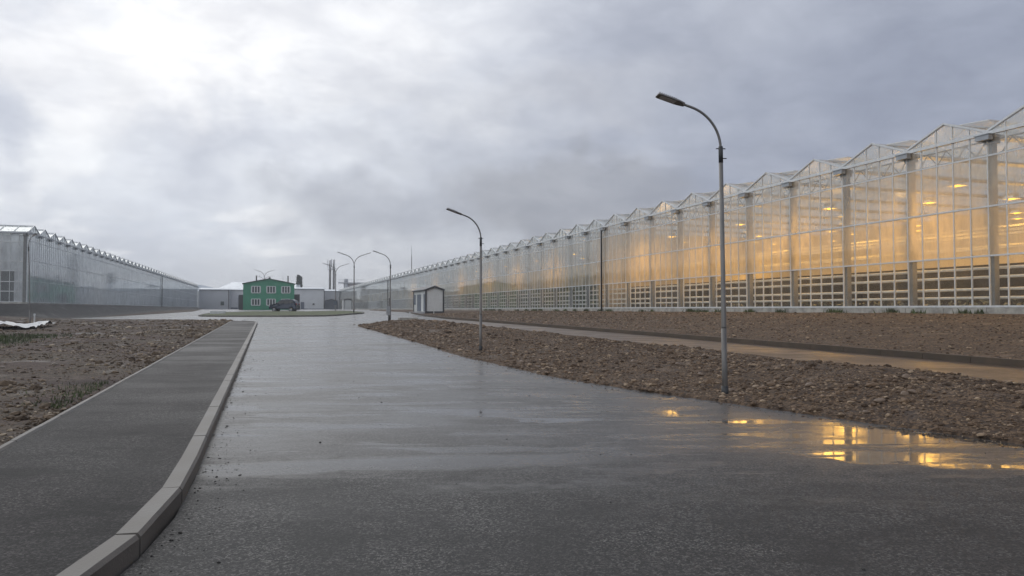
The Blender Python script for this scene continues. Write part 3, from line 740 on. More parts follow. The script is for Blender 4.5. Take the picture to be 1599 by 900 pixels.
# left greenhouse
UL, VL = -23.6, 88.9
GL = make_greenhouse('misted_greenhouse', 'long bluish glass greenhouse on the left standing on a dark embankment', W(UL, VL), math.atan2(1, -.33), 50, 2.30, 2.48, [4.7, 6.9, 8.9, 9.75], 30, 5,
                     M['g_left'], M['g_left'], M['g_left'], M['g_left'])
drainpipe(GL, wall_v(252, -24.9) - VL, 2.2, 9.6, M['dark'])
MB().box(.3, 199, 4.0, 4.1, 2.3, 9.5).build('inner_backing', simple('grey_screen_cloth', (.55, .6, .62), .9), GL)
MB().box(.3, 199, .5, 4.0, 2.25, 2.35).build('floor_slab', M['soil_in'], GL)
# end wall that runs away to the left of the corner
ew = MB(); LE = 40
for i in range(1, int(LE / .8)): ew.box(-.04, .03, i * .8 - .02, i * .8 + .02, 2.5, 9.7)
for z in (2.5, 3.6, 4.6, 5.7, 6.7, 8.7): ew.box(-.05, .03, 0, LE, z - .035, z + .035)
ew.box(-.10, .05, 0, LE, 9.62, 9.80)
ewo = ew.build('end_wall_frame', M['alu'], GL)
eg = MB()
for (a, b, z0_, z1_, mi) in ((0, 1.2, 2.5, 9.7, 0), (1.2, LE, 2.5, 5.7, 1), (1.2, LE, 5.7, 9.7, 0)): eg.quad((0, a, z0_), (0, b, z0_), (0, b, z1_), (0, a, z1_), mi)
eg.build('glazing', [M['g_left'], M['g_left_clear']], ewo)
MB().box(1.5, 1.6, .6, LE, 2.4, 9.6).build('inner_backing', simple('dark_interior_shade', (.02, .025, .03), .9), GL)  # added dark sheet, stands in for the shaded interior behind the end wall
for i in range(1, 8):
    MB().box(.12, .36, i * 5.0 - .12, i * 5.0 + .12, 2.3, 9.65).build('post', M['post'], GL)
MB().box(-.14, .10, -.06, LE, 2.1, 2.46).build('footing', M['concrete'], GL)
for z in (3.0, 3.6, 4.2):
    MB().tube([(.7, 2.6, z), (.7, LE, z)], .05, 8).build('heating_pipe', M['white_pipe'], GL)

# sodium lamps hanging inside
def make_grow_lamp(loc, rz, power, label):
    t = thing('grow_lamp', label, 'grow lamp', loc, rz, 'sodium lamps hanging inside the lit greenhouse')
    MB().box(-.30, .30, -.13, .13, 0, .14).build('ballast_box', M['galv'], t, bevel=.01)
    r = MB(); r.quad((-.22, -.16, 0), (.22, -.16, 0), (.3, -.30, -.16), (-.3, -.30, -.16)).quad((.22, .16, 0), (-.22, .16, 0), (-.3, .30, -.16), (.3, .30, -.16))
    r.quad((.22, -.16, 0), (.22, .16, 0), (.3, .30, -.16), (.3, -.30, -.16)).quad((-.22, .16, 0), (-.22, -.16, 0), (-.3, -.30, -.16), (-.3, .30, -.16))
    r.build('reflector', M['alu'], t)
    MB().tube([(-.2, 0, -.13), (-.15, 0, -.13), (.15, 0, -.13), (.2, 0, -.13)], [.02, .07, .07, .02], 10).build('bulb', M['bulb'], t, smooth=True)
    MB().tube([(-.2, 0, .14), (-.2, 0, 1.0)], .012, 6).tube([(.2, 0, .14), (.2, 0, 1.0)], .012, 6).build('hanger', M['galv'], t)
    return t
def lamp_light(parent, power):
    ld = bpy.data.lights.new('sodium_light', 'AREA'); ld.shape = 'RECTANGLE'; ld.size = 2.6; ld.size_y = 1.4; ld.energy = power; ld.color = (1, .50, .075)
    lo = bpy.data.objects.new('sodium_light', ld); C.objects.link(lo); lo.parent = parent; lo.location = (0, 0, -.36)
    l2 = bpy.data.lights.new('sodium_spill', 'POINT'); l2.energy = power * .6; l2.color = ld.color; l2.shadow_soft_size = .55
    o2 = bpy.data.objects.new('sodium_spill', l2); C.objects.link(o2); o2.parent = parent; o2.location = (0, 0, -.6)
spots = []
for i, v in enumerate((9.6, 17.6, 25.8, 33.9, 42.2, 51.1, 70.4, 81.7, 93.5, 108, 126, 146)): spots.append((30.0, v, 'first'))
for i, v in enumerate((14, 22, 30.4, 36.5, 46, 55, 76, 100)): spots.append((33.4, v, 'second'))
for i, v in enumerate((20, 29, 37, 44, 53, 66, 88)): spots.append((39, v, 'third'))
for i, v in enumerate((24, 34, 41.5, 50, 58)): spots.append((44.5, v, 'fourth'))
for i, v in enumerate((27, 32, 39, 45, 54)): spots.append((41.8, v, 'fifth'))
for i, v in enumerate((12, 19.5, 28, 39.5, 48.5, 62)): spots.append((36.2, v, 'middle'))
lp = None
for i, (u, v, row) in enumerate(spots):
    p = W(u, v, 7.55)
    nxt = 'lit orange lamp in the %s hanging row inside the greenhouse, about %d metres along it' % (row, round(v))
    if lp is None: lp = make_grow_lamp(p, AXIS_ANG + R(90), 0, nxt); t = lp
    else: t = dup(lp, p, AXIS_ANG + R(90), nxt)
    t['_v'] = v
for t in [o for o in C.objects if o.name.startswith('grow_lamp')]:
    v = t['_v']; del t['_v']
    lamp_light(t, 150 if v < 60 else 120)

# crop inside
def leaves(name, U, V, Z_, size, mat, **tags):
    n = len(U); x = (U - .33 * V) / K; y = (V + .33 * U) / K
    d1 = rng.normal(size=(n, 3)); d1 /= np.linalg.norm(d1, axis=1)[:, None]; d2 = rng.normal(size=(n, 3)); d2 = np.cross(d1, d2); d2 /= np.linalg.norm(d2, axis=1)[:, None]
    c = np.stack([x, y, Z_], 1); a = d1 * size[:, None]; b = d2 * size[:, None] * .55
    v3 = np.stack([c - a, c - b, c + a, c + b], 1).reshape(-1, 3)
    me = bpy.data.meshes.new(name); me.from_pydata(v3.tolist(), [], np.arange(4 * n).reshape(-1, 4).tolist()); me.materials.append(mat); me.update()
    o = bpy.data.objects.new(name, me); C.objects.link(o)
    for k_, v_ in tags.items(): o[k_] = v_
    return o
n = 22000; V = 61.5 + 240 * rng.random(n) ** 1.3; row = rng.integers(0, 4, n); U = 30.0 + row * 1.7 + rng.normal(0, .35, n)
Zc = 1.7 + 3.9 * rng.random(n) ** .9
leaves('crop_rows', U, V, Zc, rng.uniform(.16, .34, n), M['crop'], kind='stuff', label='tall green crop rows growing inside the greenhouse')
n = 5000; V = 4 + 56 * rng.random(n); row = rng.integers(0, 4, n); U = 29.6 + row * 1.8 + rng.normal(0, .3, n); Zc = 1.62 + .6 * rng.random(n) ** 1.6
leaves('seedlings', U, V, Zc, rng.uniform(.06, .16, n), simple('pale_seedling_leaves', (.13, .15, .11), .6, 0, .4, 3), kind='stuff', label='low pale plants on the floor inside the lit greenhouse')
# benches behind the pipes in the near compartment, interior shade painted in their colour
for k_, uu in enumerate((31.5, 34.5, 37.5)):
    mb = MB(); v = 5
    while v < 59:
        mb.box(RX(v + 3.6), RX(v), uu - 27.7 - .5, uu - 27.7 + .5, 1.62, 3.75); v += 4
    mb.build('dark_bench_row', M['shade_dark'], GR)

# ------------------------------------------------------------------ street lamps
def arm_pts(h, k):
    pts = []; r_ = .80 * k; e = math.radians(72)
    for i in range(13):
        a = i / 12 * e; pts.append((-r_ * (1 - math.cos(a)), 0, h + r_ * math.sin(a)))
    x, _, z = pts[-1]; pts.append((x - .2 * k * math.sin(e), 0, z + .2 * k * math.cos(e))); return pts
def street_lamp(loc, rz, h, label, double=False, cabinet=False, lean=0, k=1.0, group='street lamps along the roads'):
    t = thing('street_lamp', label, 'street lamp', loc, rz, group)
    if lean: t.rotation_euler = (lean[0], lean[1], rz)
    hj = h - .9 * k; m = MB()
    m.tube([(0, 0, -.4), (0, 0, 1.2)], .050 * k, 14).tube([(0, 0, 1.2), (0, 0, 1.23), (0, 0, hj)], [.050 * k, .044 * k, .037 * k], 14)
    m.build('pole', M['pole'], t, smooth=True)
    MB().tube([(0, 0, hj - .26), (0, 0, hj + .04)], .041 * k, 12).tube([(-.09, 0, hj + .0), (.09, 0, hj + .0)], .010, 6).tube([(0, 0, hj - .18), (.11, 0, hj - .18)], .010, 6).build('collar', M['dark'], t, smooth=True)
    if h < 6: MB().tube([(0, 0, -.1), (0, 0, .14)], .066, 12).build('base_sleeve', M['dark'], t, smooth=True)
    for sgn in ((1, -1) if double else (1,)):
        P_ = [(p[0] * sgn, p[1], p[2]) for p in arm_pts(hj, k)]
        arm = MB().tube([(0, 0, hj - .05)] + P_, .024 * k, 10).build('arm', M['pole'], t, smooth=True)
        x, _, z = P_[-1]; dx, dz = P_[-1][0] - P_[-2][0], P_[-1][2] - P_[-2][2]; l = math.hypot(dx, dz); dx /= l; dz /= l
        hd = MB(); Lh, Wh, Th = .48 * k, .125 * k, .015 * k
        a = Vector((x, 0, z)); d = Vector((dx, 0, dz)); sdv = Vector((0, 1, 0)); up = Vector((-dz * (1 if dx > 0 else -1), 0, abs(dx)))
        def ring(s_, w_, t_): 
            c = a + d * s_; return [c - sdv * w_ - up * t_, c + sdv * w_ - up * t_, c + sdv * w_ * .9 + up * t_, c - sdv * w_ * .9 + up * t_]
        R_ = [ring(-.06 * k, .035 * k, .03 * k), ring(.02, Wh * .85, Th), ring(.1 * k, Wh, Th), ring(Lh - .04, Wh, Th * .9), ring(Lh, Wh * .85, Th * .6)]
        for r_ in R_: hd.v += [tuple(q) for q in r_]
        for i in range(4):
            for j in range(4):
                b_ = (j + 1) % 4; hd.f.append((i * 4 + j, i * 4 + b_, i * 4 + 4 + b_, i * 4 + 4 + j)); hd.m.append(0)
        hd.f += [(3, 2, 1, 0), (16, 17, 18, 19)]; hd.m += [0, 0]
        for q in range(9):   # cooling fins
            c = a + d * (.14 * k + q * .04 * k); hd.bar(c - sdv * Wh * .8 + up * (Th + .012), c + sdv * Wh * .8 + up * (Th + .012), .008, .024)
        ho = hd.build('lamp_head', M['pole'], t)
        ln = MB(); c0 = a + d * .12 * k - up * (Th + .004); c1 = a + d * (Lh - .06) - up * (Th + .004); ln.quad(c0 - sdv * Wh * .8, c0 + sdv * Wh * .8, c1 + sdv * Wh * .8, c1 - sdv * Wh * .8)
        ln.build('lens', M['lens'], ho)
    if cabinet:
        MB().box(-.30, -.02, -.20, .10, .55, 1.25).build('meter_cabinet', M['galv'], t, bevel=.01)
        MB().tube([(-.09, 0, -.2), (-.09, 0, 1.9)], .075, 10).build('cable_pipe', M['pole'], t, smooth=True)
    return t
def gz(x, y): 
    u, v = UV(x, y); return float(ground_z(np.array([x]), np.array([y]), np.array([u]), np.array([v]))[0])
perp = math.atan2(.33, 1)               # +X local = across the site
street_lamp((3.91, 13.68, gz(3.91, 13.68)), perp * .4, 5.42, 'tallest single-arm street lamp, nearest, standing at the foot of the gravel bank', lean=(0, R(-.6)))
street_lamp((-1.07, 25.44, gz(-1.07, 25.44)), perp, 4.72, 'second single-arm street lamp along the bank, halfway to the white cabin')
x, y = -9.6, 58.6
street_lamp((x, y, gz(x, y)), perp, 5.52, 'single-arm street lamp with a grey meter cabinet at the far tip of the bank', cabinet=True, k=1.15)
street_lamp((-20.15, 94.7, gz(-20.15, 94.7) + .15), perp, 7.6, 'tall two-armed street lamp on the right tip of the grass island', double=True, k=1.75)
street_lamp((-28.5, 120, gz(-28.5, 120) + .1), perp, 7.6, 'two-armed street lamp in front of the twin chimneys', double=True, k=1.75)
x = -.3336 * 205; street_lamp((x, 205, 1.6), perp, 10.9, 'two-armed street lamp rising behind the green building roof, nearer and taller of the pair', double=True, k=2.3)
x = -.3340 * 225; street_lamp((x, 225, 1.6), perp, 10.2, 'two-armed street lamp rising behind the green building roof, lower of the pair', double=True, k=2.0)
x = -.648 * 52; street_lamp((x, 52, gz(x, 52) - .1), R(-80), 6.45, 'leaning thin street lamp in front of the left greenhouse corner', lean=(0, R(4.5)), k=1.0)

# ------------------------------------------------------------------ green building
V_GB = float(UV(-55.6, 170)[1]); uA = facing(380, V_GB); uB = facing(460, V_GB); WG = uB - uA
g = thing('green_building', 'two-storey green clad building with white windows and low gable roof', 'building', W(uA, V_GB, 0), AXIS_ANG)
zb, ze, zp = 1.3, 7.55, 8.65; Ln = 16
mb = MB(); mb.poly([(0, 0, zb), (WG, 0, zb), (WG, 0, ze), (WG / 2, 0, zp), (0, 0, ze)]).poly([(WG, Ln, zb), (0, Ln, zb), (0, Ln, ze), (WG / 2, Ln, zp), (WG, Ln, ze)])
mb.quad((0, Ln, zb), (0, 0, zb), (0, 0, ze), (0, Ln, ze)).quad((WG, 0, zb), (WG, Ln, zb), (WG, Ln, ze), (WG, 0, ze))
mb.build('wall', M['green'], g)
mb = MB()
for s in (0, 1):
    x0, x1 = (-.25, WG / 2) if s == 0 else (WG + .25, WG / 2)
    za = ze - .25 * (zp - ze) / (WG / 2)
    mb.poly([(x0, -.3, za + .14), (x1, -.3, zp + .14), (x1, Ln + .2, zp + .14), (x0, Ln + .2, za + .14)]).poly([(x0, -.3, za + .01), (x0, -.3, za + .14), (x1, -.3, zp + .14), (x1, -.3, zp + .01)])
    mb.poly([(x0, -.3, za + .01), (x1, -.3, zp + .01), (x1, Ln + .2, zp + .01), (x0, Ln + .2, za + .01)]).poly([(x0, -.3, za + .01), (x0, Ln + .2, za + .01), (x0, Ln + .2, za + .14), (x0, -.3, za + .14)])
rf = mb.build('roof', M['green_trim'], g)
for x_, hh in ((WG * .25, 1.3), (WG * .88, 1.35)): MB().tube([(x_, 3, 7.5), (x_, 3, 8.1 + hh)], .14, 8).tube([(x_, 3, 8.1 + hh), (x_, 3, 8.16 + hh)], .2, 8).build('flue', M['dark'], rf)
MB().box(WG * .49, WG * .53, 1, 1.4, 8.6, 9.1).build('ridge_cap', M['dark'], rf)
px2m = lambda px: (px - 380) / 80. * WG
for (a_, b_) in ((393.1, 406.2), (416.7, 430), (440, 453)):
    for (y0, y1) in ((457.8, 447.2), (477, 467)):
        z0_ = EYE + (483 - y0) * 170 / 1160.; z1_ = EYE + (483 - y1) * 170 / 1160.; x0, x1 = px2m(a_), px2m(b_)
        m_ = MB(); m_.box(x0 - .05, x1 + .05, -.07, -.002, z0_ - .08, z0_ + .10).box(x0 - .05, x1 + .05, -.07, -.002, z1_ - .10, z1_ + .04)
        for i in range(4):
            xx = x0 + (x1 - x0) * i / 3; m_.box(xx - .13 if i in (0, 3) else xx - .1, xx + .13 if i in (0, 3) else xx + .1, -.065, -.002, z0_ + .1, z1_ - .1)
        wo_ = m_.build('window', M['white'], g)
        MB().quad((x0, -.025, z0_), (x1, -.025, z0_), (x1, -.025, z1_), (x0, -.025, z1_)).build('pane', M['pane_dark'], wo_)
MB().box(-.9, -.01, 1, 5, 1.3, 5.0).build('side_porch', M['trim_dark'], g)
MB().box(WG + .01, WG + 1.3, 2, 6, 1.3, 5.2).build('side_porch', M['trim_dark'], g)

# ------------------------------------------------------------------ far halls
def hall(name, label, pxa, pxb, v, ztop, depth, mat, roofmat, zb=1.3, openings=()):
    ua, ub = facing(pxa, v), facing(pxb, v); wdt = ub - ua; yc = W((ua + ub) / 2, v).y
    t = thing(name, label, 'hall', W(ua, v, 0), AXIS_ANG)
    MB().box(0, wdt, 0, depth, zb, ztop).build('wall', mat, t)
    rf_ = MB(); rf_.quad((-.3, -.4, ztop + .02), (wdt + .3, -.4, ztop + .02), (wdt + .3, depth * .6, ztop + .9), (-.3, depth * .6, ztop + .9)).box(-.3, wdt + .3, -.46, -.40, ztop - .15, ztop + .05); rf_.build('roof', roofmat, t)
    m_ = MB()
    for (a, b, y0, y1, kind_, mt) in openings:
        x0 = facing(a, v) - ua; x1 = facing(b, v) - ua; z0_ = max(1.62, EYE + (483 - y0) * yc / 1160.); z1_ = EYE + (483 - y1) * yc / 1160.
        MB().box(x0, x1, -.12, .02, z0_, z1_).build(kind_, M[mt], t)
    return t
hall('grey_hall', 'low grey clad hall between left greenhouse and green building', 311, 358, 288.5, 8.85, 20, M['clad_grey'], M['roof_light'], openings=((345, 350.5, 477, 471, 'window', 'pane_dark'), (357, 358.3, 484, 452.5, 'corner_trim', 'trim_dark')))
hall('set_back_hall', 'set back strip of grey hall beside the green building', 357, 400, 300, 9.1, 18, M['clad_light'], M['roof_light'], openings=((361, 372, 484, 480.5, 'low_shed', 'slate'), (372.5, 376, 484, 461.5, 'door', 'slate')))
hall('white_hall', 'pale windowless hall right of the green building', 455, 507, 278, 9.1, 24, M['clad_light'], M['roof_light'], openings=((470, 475.6, 484, 472, 'door', 'slate'), (488.6, 491.8, 476.6, 474, 'vent', 'dark'), (506, 507.4, 484, 453.5, 'corner_trim', 'trim_dark'), (459, 506, 484, 482.2, 'plinth', 'slate')))
hall('recessed_hall', 'grey recessed hall between white hall and right greenhouse', 507, 530, 300, 8.9, 20, M['clad_grey'], M['roof_light'])
# arched dark vestibule
def gable_box(name, label, cat, pxa, pxb, v, ytop, wall, trim, depth=6, zb=1.5, arch=.25, frame=.18):
    ua, ub = facing(pxa, v), facing(pxb, v); wd = ub - ua; yc = W((ua + ub) / 2, v).y; zt_ = EYE + (483 - ytop) * yc / 1160.
    t = thing(name, label, cat, W(ua, v, 0), AXIS_ANG); h = wd * arch * .5
    m_ = MB(); m_.poly([(0, 0, zb), (wd, 0, zb), (wd, 0, zt_ - h), (wd / 2, 0, zt_), (0, 0, zt_ - h)]).quad((0, depth, zb), (0, 0, zb), (0, 0, zt_ - h), (0, depth, zt_ - h)).quad((wd, 0, zb), (wd, depth, zb), (wd, depth, zt_ - h), (wd, 0, zt_ - h)).quad((0, depth, zb), (wd, depth, zb), (wd, depth, zt_ - h), (0, depth, zt_ - h))
    m_.build('wall', wall, t)
    f_ = MB().bar((0, -.05, zb), (0, -.05, zt_ - h), frame, .12).bar((wd, -.05, zb), (wd, -.05, zt_ - h), frame, .12).bar((0, -.06, zt_ - h), (wd / 2, -.06, zt_), .12, frame).bar((wd, -.06, zt_ - h), (wd / 2, -.06, zt_), .12, frame)
    f_.build('trim', trim, t)
    MB().quad((-.1, -.15, zt_ - h + .08), (wd / 2, -.15, zt_ + .1), (wd / 2, depth, zt_ + .1), (-.1, depth, zt_ - h + .08)).quad((wd / 2, -.15, zt_ + .1), (wd + .1, -.15, zt_ - h + .08), (wd + .1, depth, zt_ - h + .08), (wd / 2, depth, zt_ + .1)).build('roof', trim, t)
    return t
gable_box('vestibule', 'dark slate entrance block with shallow curved roof before the recessed hall', 'vestibule', 508, 527.5, 285, 467.5, M['slate'], M['trim_dark'])
gable_box('small_cabin', 'far small white cabin with dark frame at the end of right greenhouse', 'cabin', 537.5, 550, 218, 467.3, M['white'], M['trim_dark'], depth=5, frame=.3)
# large barn roof behind
t = thing('barn', 'large pale blue roofed barn rising behind the grey hall', 'barn', W(facing(338, 330), 330, 0), AXIS_ANG)
wdt = facing(470, 330) - facing(338, 330)
MB().box(1, wdt, 0, 20, 1.3, 9).build('wall', M['clad_light'], t)
MB().poly([(0, -.3, 10.0), (wdt, -.3, 10.0), (wdt, 10, 13.4), (6, 10, 13.4)]).poly([(0, -.3, 10.0), (6, 10, 13.4), (0, 20, 10.0)]).poly([(6, 10, 13.4), (wdt, 10, 13.4), (wdt, 20, 10), (0, 20, 10)]).quad((0, -.3, 9), (wdt, -.3, 9), (wdt, -.3, 10), (0, -.3, 10)).build('roof', M['roof_light'], t)
dm = MB(); dm.box(16, 18, -.2, 3, 10.5, 11.6).build('dormer', M['slate'], t)
t = thing('distant_roof', 'low pale roof ridge showing beyond the left greenhouse', 'roof', W(facing(300, 345), 345, 0), AXIS_ANG)
MB().poly([(0, 0, 9.5), (14, 0, 9.5), (5, 3, 12.0), (0, 3, 12.4)]).build('roof', M['roof_light'], t); MB().box(0, 14, .2, 8, 1.3, 9.45).build('wall', M['clad_grey'], t)

# ------------------------------------------------------------------ white cabin by the right greenhouse
zc = 1.43
cy = 89.0; cx = (665.5 - 800) / 1160. * cy; cu, cv = UV(cx, cy)
t = thing('cabin', 'white cabin with dark trim, gable end and dark glazed doors, beside the lit greenhouse', 'cabin', W(cu, cv, zc), AXIS_ANG)
cw, cl, ch, cr = 2.15, 7.6, 2.62, .42
MB().poly([(0, 0, 0), (cw, 0, 0), (cw, 0, ch), (cw / 2, 0, ch + cr), (0, 0, ch)]).quad((0, cl, 0), (0, 0, 0), (0, 0, ch), (0, cl, ch)).quad((cw, 0, 0), (cw, cl, 0), (cw, cl, ch), (cw, 0, ch)).poly([(cw, cl, 0), (0, cl, 0), (0, cl, ch), (cw / 2, cl, ch + cr), (cw, cl, ch)]).build('wall', M['white'], t)
f_ = MB()
for x_ in (0.0, cw): f_.box(x_ - .09, x_ + .09, -.09, .05, -.1, ch)
f_.box(-.08, .05, cl - .1, cl + .08, -.1, ch).box(.09, cw - .09, -.06, -.002, -.12, .06)
f_.build('corner_trim', M['trim_dark'], t)
MB().bar((-.12, -.16, ch - .02), (cw / 2, -.16, ch + cr), .10, .20).bar((cw + .12, -.16, ch - .02), (cw / 2, -.16, ch + cr), .10, .20).quad((-.2, -.2, ch + .06), (cw / 2, -.2, ch + cr + .1), (cw / 2, cl + .1, ch + cr + .1), (-.2, cl + .1, ch + .06)).quad((cw / 2, -.2, ch + cr + .1), (cw + .2, -.2, ch + .06), (cw + .2, cl + .1, ch + .06), (cw / 2, cl + .1, ch + cr + .1)).box(-.24, -.14, -.2, cl + .1, ch - .08, ch + .06).build('roof', M['trim_dark'], t)
for (a, b, n_) in ((.15, 1.2, 'door'), (3.0, 5.2, 'door'), (6.4, 7.4, 'window')):
    d_ = MB().box(-.05, -.003, a, b, .05 if n_ == 'door' else .9, 2.15).build(n_, M['slate'], t)
MB().box(-1.0, -.05, .2, 5.5, -.35, -.02).build('step', M['clad_grey'], t)
# marker stakes
def stake(px, py, y, h, label):
    x_ = (px - 800) / 1160. * y; z_ = gz(x_, y)
    t_ = thing('marker_stake', label, 'stake', (x_, y, z_), .2); MB().box(-.04, .04, -.03, .03, -.2, h).build('post', M['white'], t_); MB().box(-.055, .055, -.045, .045, h - .12, h + .02).build('cap', M['clad_light'], t_)
stake(678, 495, 84, .95, 'thin white marker stake in front of the white cabin')
stake(55, 504, 53, .75, 'short white marker stake beside the leaning lamp')
# sign on the island
x_ = (524.5 - 800) / 1160. * 112; t = thing('small_sign', 'small dark sign board on a post on the grass island', 'sign', (x_, 112, gz(x_, 112) + .2), AXIS_ANG)
MB().tube([(0, 0, -.3), (0, 0, 1.5)], .03, 8).build('post', M['galv'], t); MB().box(-.25, .25, -.05, -.032, .95, 1.6).build('board', M['slate'], t)

# ------------------------------------------------------------------ car
def make_car(loc, rz):
    t = thing('parked_car', 'dark blue hatchback parked facing left behind the grass island', 'car', loc, rz)
    prof = [(-2.28, .42), (-2.32, .62), (-2.26, .86), (-2.10, .98), (-1.45, 1.14), (-1.15, 1.20), (-.55, 1.62), (-.1, 1.76), (.6, 1.80), (1.35, 1.76), (1.85, 1.64), (2.12, 1.25), (2.24, 1.02), (2.28, .60), (2.20, .38)]
    bm = MB(); hw = .90
    def ww(z): return hw if z < 1.05 else hw - (z - 1.05) * .30
    n_ = len(prof)
    for sgn in (-1, 1):
        for (x_, z_) in prof: bm.v.append((x_, sgn * ww(z_) * (1 - .06 * (abs(x_) / 2.3) ** 4), z_))
    for i in range(n_ - 1): bm.f.append((i, i + 1, n_ + i + 1, n_ + i)); bm.m.append(0)
    bm.f.append((n_ - 1, 0, n_, 2 * n_ - 1)); bm.m.append(0)
    # sides with wheel arches
    for sgn in (-1, 1):
        off = 0 if sgn < 0 else n_
        arch = []
        for cx_ in (1.38, -1.42):
            for q in range(9):
                a = math.pi * q / 8; arch.append((cx_ + .38 * math.cos(a), .40 + .36 * math.sin(a)))
        k0 = len(bm.v)
        for (x_, z_) in arch: bm.v.append((x_, sgn * hw * .99, z_))
        loop = list(range(off, off + n_)) + list(range(k0, k0 + len(arch)))
        bm.f.append(tuple(loop if sgn < 0 else reversed(loop))); bm.m.append(0)
    bm.build('body', M['carpaint'], t)
    gl_ = MB()
    for sgn in (-1, 1):
        y_ = lambda z: sgn * (ww(z) + .006)
        for poly in ([(-1.0, 1.17), (-.5, 1.54), (.02, 1.66), (.08, 1.17)], [(.16, 1.17), (.12, 1.67), (.9, 1.68), (.98, 1.17)], [(1.06, 1.18), (.98, 1.68), (1.45, 1.62), (1.85, 1.28)]):
            gl_.poly([(a, y_(b) * (1 - .06 * (abs(a) / 2.3) ** 4), b) for a, b in poly])
    gl_.build('side_windows', M['carglass'], t)
    MB().quad((-1.13, -.80, 1.222), (-1.13, .80, 1.222), (-.57, .68, 1.625), (-.57, -.68, 1.625)).build('windscreen', M['carglass'], t)
    MB().quad((1.875, -.66, 1.62), (1.875, .66, 1.62), (2.125, .78, 1.27), (2.125, -.78, 1.27)).build('rear_window', M['carglass'], t)
    for sx in (-1.42, 1.38):
        for sy in (-.82, .82):
            wh = MB().tube([(sx, sy - .10, .34), (sx, sy + .10, .34)], .34, 20).build('wheel', M['rubber'], t)
            oy = sy + (.105 if sy > 0 else -.105); MB().tube([(sx, oy - .01, .34), (sx, oy + .01, .34)], .22, 14).build('rim', M['rim'], wh)
    for sy in (-.66, .66):
        MB().box(-2.30, -2.14, sy - .2, sy + .2, .76, .90).build('headlight', M['headlight'], t, bevel=.02)
        MB().box(2.14, 2.27, sy - .15, sy + .2, .98, 1.2).build('taillight', M['taillight'], t, bevel=.02)
        MB().box(-.95, -.82, sy * 1.36 - .08, sy * 1.36 + .08, 1.15, 1.28).build('wing_mirror', M['carpaint'], t, bevel=.02)
    MB().box(-2.335, -2.31, -.45, .45, .5, .7).build('grille', M['dark'], t)
    return t
cx, cyy = (445 - 800) / 1160. * 124, 124
car = make_car((cx, cyy, float(H(cx, cyy))), R(-4)); car.scale = (1.02, 1.02, 1.18)

# ------------------------------------------------------------------ chimneys, masts, gantry
def lattice_chimney(px, y, top_py, label):
    x_ = (px - 800) / 1160. * y; zt_ = EYE + (483 - top_py) * y / 1160.
    t_ = thing('chimney', label, 'chimney', (x_, y, 1.5), .3, 'twin steel chimneys')
    h = zt_ - 1.5
    MB().tube([(0, 0, 0), (0, 0, h * .98)], .30, 12).build('flue', M['rust'], t_, smooth=True)
    f_ = MB(); s_ = .42
    for a, b in ((-s_, -s_), (s_, -s_), (s_, s_), (-s_, s_)): f_.bar((a, b, 0), (a, b, h * .9), .12)
    z_ = 0
    while z_ < h * .88:
        for a, b, c_, d_ in ((-s_, -s_, s_, -s_), (s_, -s_, s_, s_), (s_, s_, -s_, s_), (-s_, s_, -s_, -s_)): f_.bar((a, b, z_), (c_, d_, z_ + 1.6), .08)
        z_ += 1.6
    f_.build('lattice', M['post'], t_)
    MB().box(-1.1, 1.1, -1.1, 1.1, h * .80, h * .81).tube([(-1.0, 0, h * .84), (-1.0, 0, h)], .18, 8).tube([(.2, -.9, h * .84), (.2, -.9, h * .99)], .18, 8).build('antenna', M['clad_light'], t_)
lattice_chimney(515.6, 335, 405.5, 'left one of the twin steel lattice chimneys beyond the white hall')
lattice_chimney(521.6, 335, 404.5, 'right one of the twin steel lattice chimneys beyond the white hall')
def mast(px, y, top_py, r, label):
    x_ = (px - 800) / 1160. * y; zt_ = EYE + (483 - top_py) * y / 1160.
    t_ = thing('mast', label, 'mast', (x_, y, 1.5)); MB().tube([(0, 0, 0), (0, 0, zt_ - 6)], [r, r * .6], 8).build('pole', M['pole'], t_, smooth=True); MB().tube([(0, 0, zt_ - 6), (0, 0, zt_ - 1.5)], [r * .5, r * .15], 6).build('lightning_rod', M['galv'], t_)
mast(643, 330, 383, .28, 'tall thin lightning mast rising above the right greenhouse roof')
mast(442, 320, 424, .16, 'faint thin mast behind the green building')
# gantry / tank beyond the right greenhouse end
t = thing('gantry', 'faint pink-grey water tower gantry with railing beyond the right greenhouse end', 'gantry', W(facing(529, 345), 345, 0), AXIS_ANG)
wd = facing(572, 345) - facing(529, 345); zd = EYE + (483 - 440) * 330 / 1160.
MB().box(0, wd, 0, 2.5, zd - .5, zd).build('deck', M['clad_grey'], t)
m_ = MB()
for i in range(int(wd / 1.4)): m_.bar((i * 1.4 + .2, 0, zd), (i * 1.4 + .2, 0, zd + 1.3), .1)
m_.bar((0, 0, zd + 1.3), (wd, 0, zd + 1.3), .1).bar((0, 0, zd + .7), (wd, 0, zd + .7), .08); m_.build('railing', M['clad_light'], t)
MB().tube([(3.4, 1.2, 1.5), (3.4, 1.2, zd - .5)], 1.0, 12).build('column', M['clad_grey'], t, smooth=True)
MB().tube([(3.4, 1.2, zd), (3.4, 1.2, zd + 1.6)], .9, 12).build('tank', M['clad_grey'], t, smooth=True)
MB().box(4.5, wd, .5, 2, 1.5, zd - .6).build('silo_wall', simple('pale_pink_grey_wall', (.30, .27, .29), .7), t)

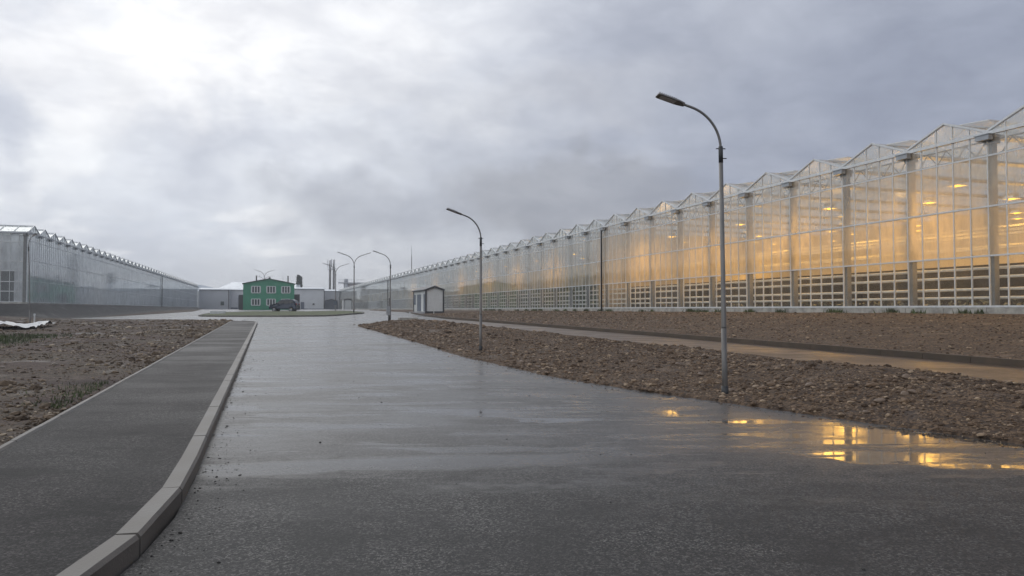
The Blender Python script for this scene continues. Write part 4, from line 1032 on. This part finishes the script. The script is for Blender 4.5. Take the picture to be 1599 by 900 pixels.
# poplars behind the white hall
def poplar(px, y, top_py, wd, lean, label):
    x_ = (px - 800) / 1160. * y; zt_ = EYE + (483 - top_py) * y / 1160.; h = zt_ - 1.5
    t_ = thing('poplar_tree', label, 'tree', (x_, y, 1.5))
    MB().tube([(0, 0, 0), (lean * .5, 0, h * .5), (lean, 0, h * .95)], [.35, .2, .04], 8).build('trunk', M['trunk'], t_, smooth=True)
    n = 2600; zz_ = h * (.25 + .75 * rng.random(n)); rr = wd * (1 - ((zz_ / h - .55) / .5) ** 2 * .6) * (.5 + .5 * vnoise(zz_, np.zeros(n), .9, 4)); a = rng.uniform(0, 6.28, n); r_ = rr * rng.random(n) ** .5
    c = np.stack([r_ * np.cos(a) + lean * zz_ / h, r_ * np.sin(a), zz_], 1); d1 = rng.normal(size=(n, 3)) * .28; d2 = rng.normal(size=(n, 3)) * .22
    v3 = np.stack([c - d1, c - d2, c + d1, c + d2], 1).reshape(-1, 3)
    me = bpy.data.meshes.new('crown'); me.from_pydata(v3.tolist(), [], np.arange(4 * n).reshape(-1, 4).tolist()); me.materials.append(M['leaf'])
    o_ = bpy.data.objects.new('crown', me); C.objects.link(o_); o_.parent = t_
poplar(463.5, 325, 431, 1.2, .9, 'taller dark narrow tree behind the right corner of the green building')
poplar(467.0, 327, 433, 1.1, .7, 'slimmer dark tree just right of the taller one by the green building')

# ------------------------------------------------------------------ things on the ground
# crumpled plastic sheet at the left
us_ = np.linspace(-20.5, -13.2, 60); vs_ = np.linspace(50, 56, 40)
def zt_f(x, y, U, V): return ground_z(x, y, U, V) + .10 + .30 * np.clip(np.sin((U + V * .3) * 2.6) * .5 + .5, 0, 1) * vnoise(x, y, 1.1, 8) + .12 * vnoise(x, y, 5.0, 9)
sh = grid_mesh('plastic_sheet', us_, vs_, zt_f, M['tarp']); tag(sh, 'crumpled pale plastic sheeting lying on the soil at the far left', 'plastic sheet')
def slab(px, py, y, sx, sy, sz, name, label, cat, mat, extra=0):
    x_ = (px - 800) / 1160. * y; t_ = MB().box(-sx / 2, sx / 2, -sy / 2, sy / 2, -.1, sz).build(name, mat, None, bevel=.015); t_.location = (x_, y, gz(x_, y) + extra); t_.rotation_euler = (0, 0, .3); tag(t_, label, cat)
slab(638, 506, 56.5, 1.4, 1.0, .14, 'concrete_slab', 'pale flat concrete slab on the tip of the gravel bank', 'slab', M['concrete'], .03)
slab(269, 522, 40.5, .9, .5, .10, 'paving_board', 'flat grey board lying in the rubble left of the pavement', 'board', M['cobble_grey'], .03)
slab(341, 490, 96, 1.8, 1.2, .32, 'concrete_hatch', 'low white concrete hatch on the left tip of the grass island', 'hatch', M['white'], .25)

# ------------------------------------------------------------------ damp air
hz_m, t, out = new_mat('damp_air'); vp = t.node('ShaderNodeVolumePrincipled'); vp.inputs['Density'].default_value = .0007; vp.inputs['Color'].default_value = (.86, .89, .93, 1); vp.inputs['Anisotropy'].default_value = .2
t.l.new(vp.outputs[0], out.inputs['Volume'])
MB().box(-720, 720, -110, 960, -2.5, 33).build('haze', hz_m, kind='stuff')
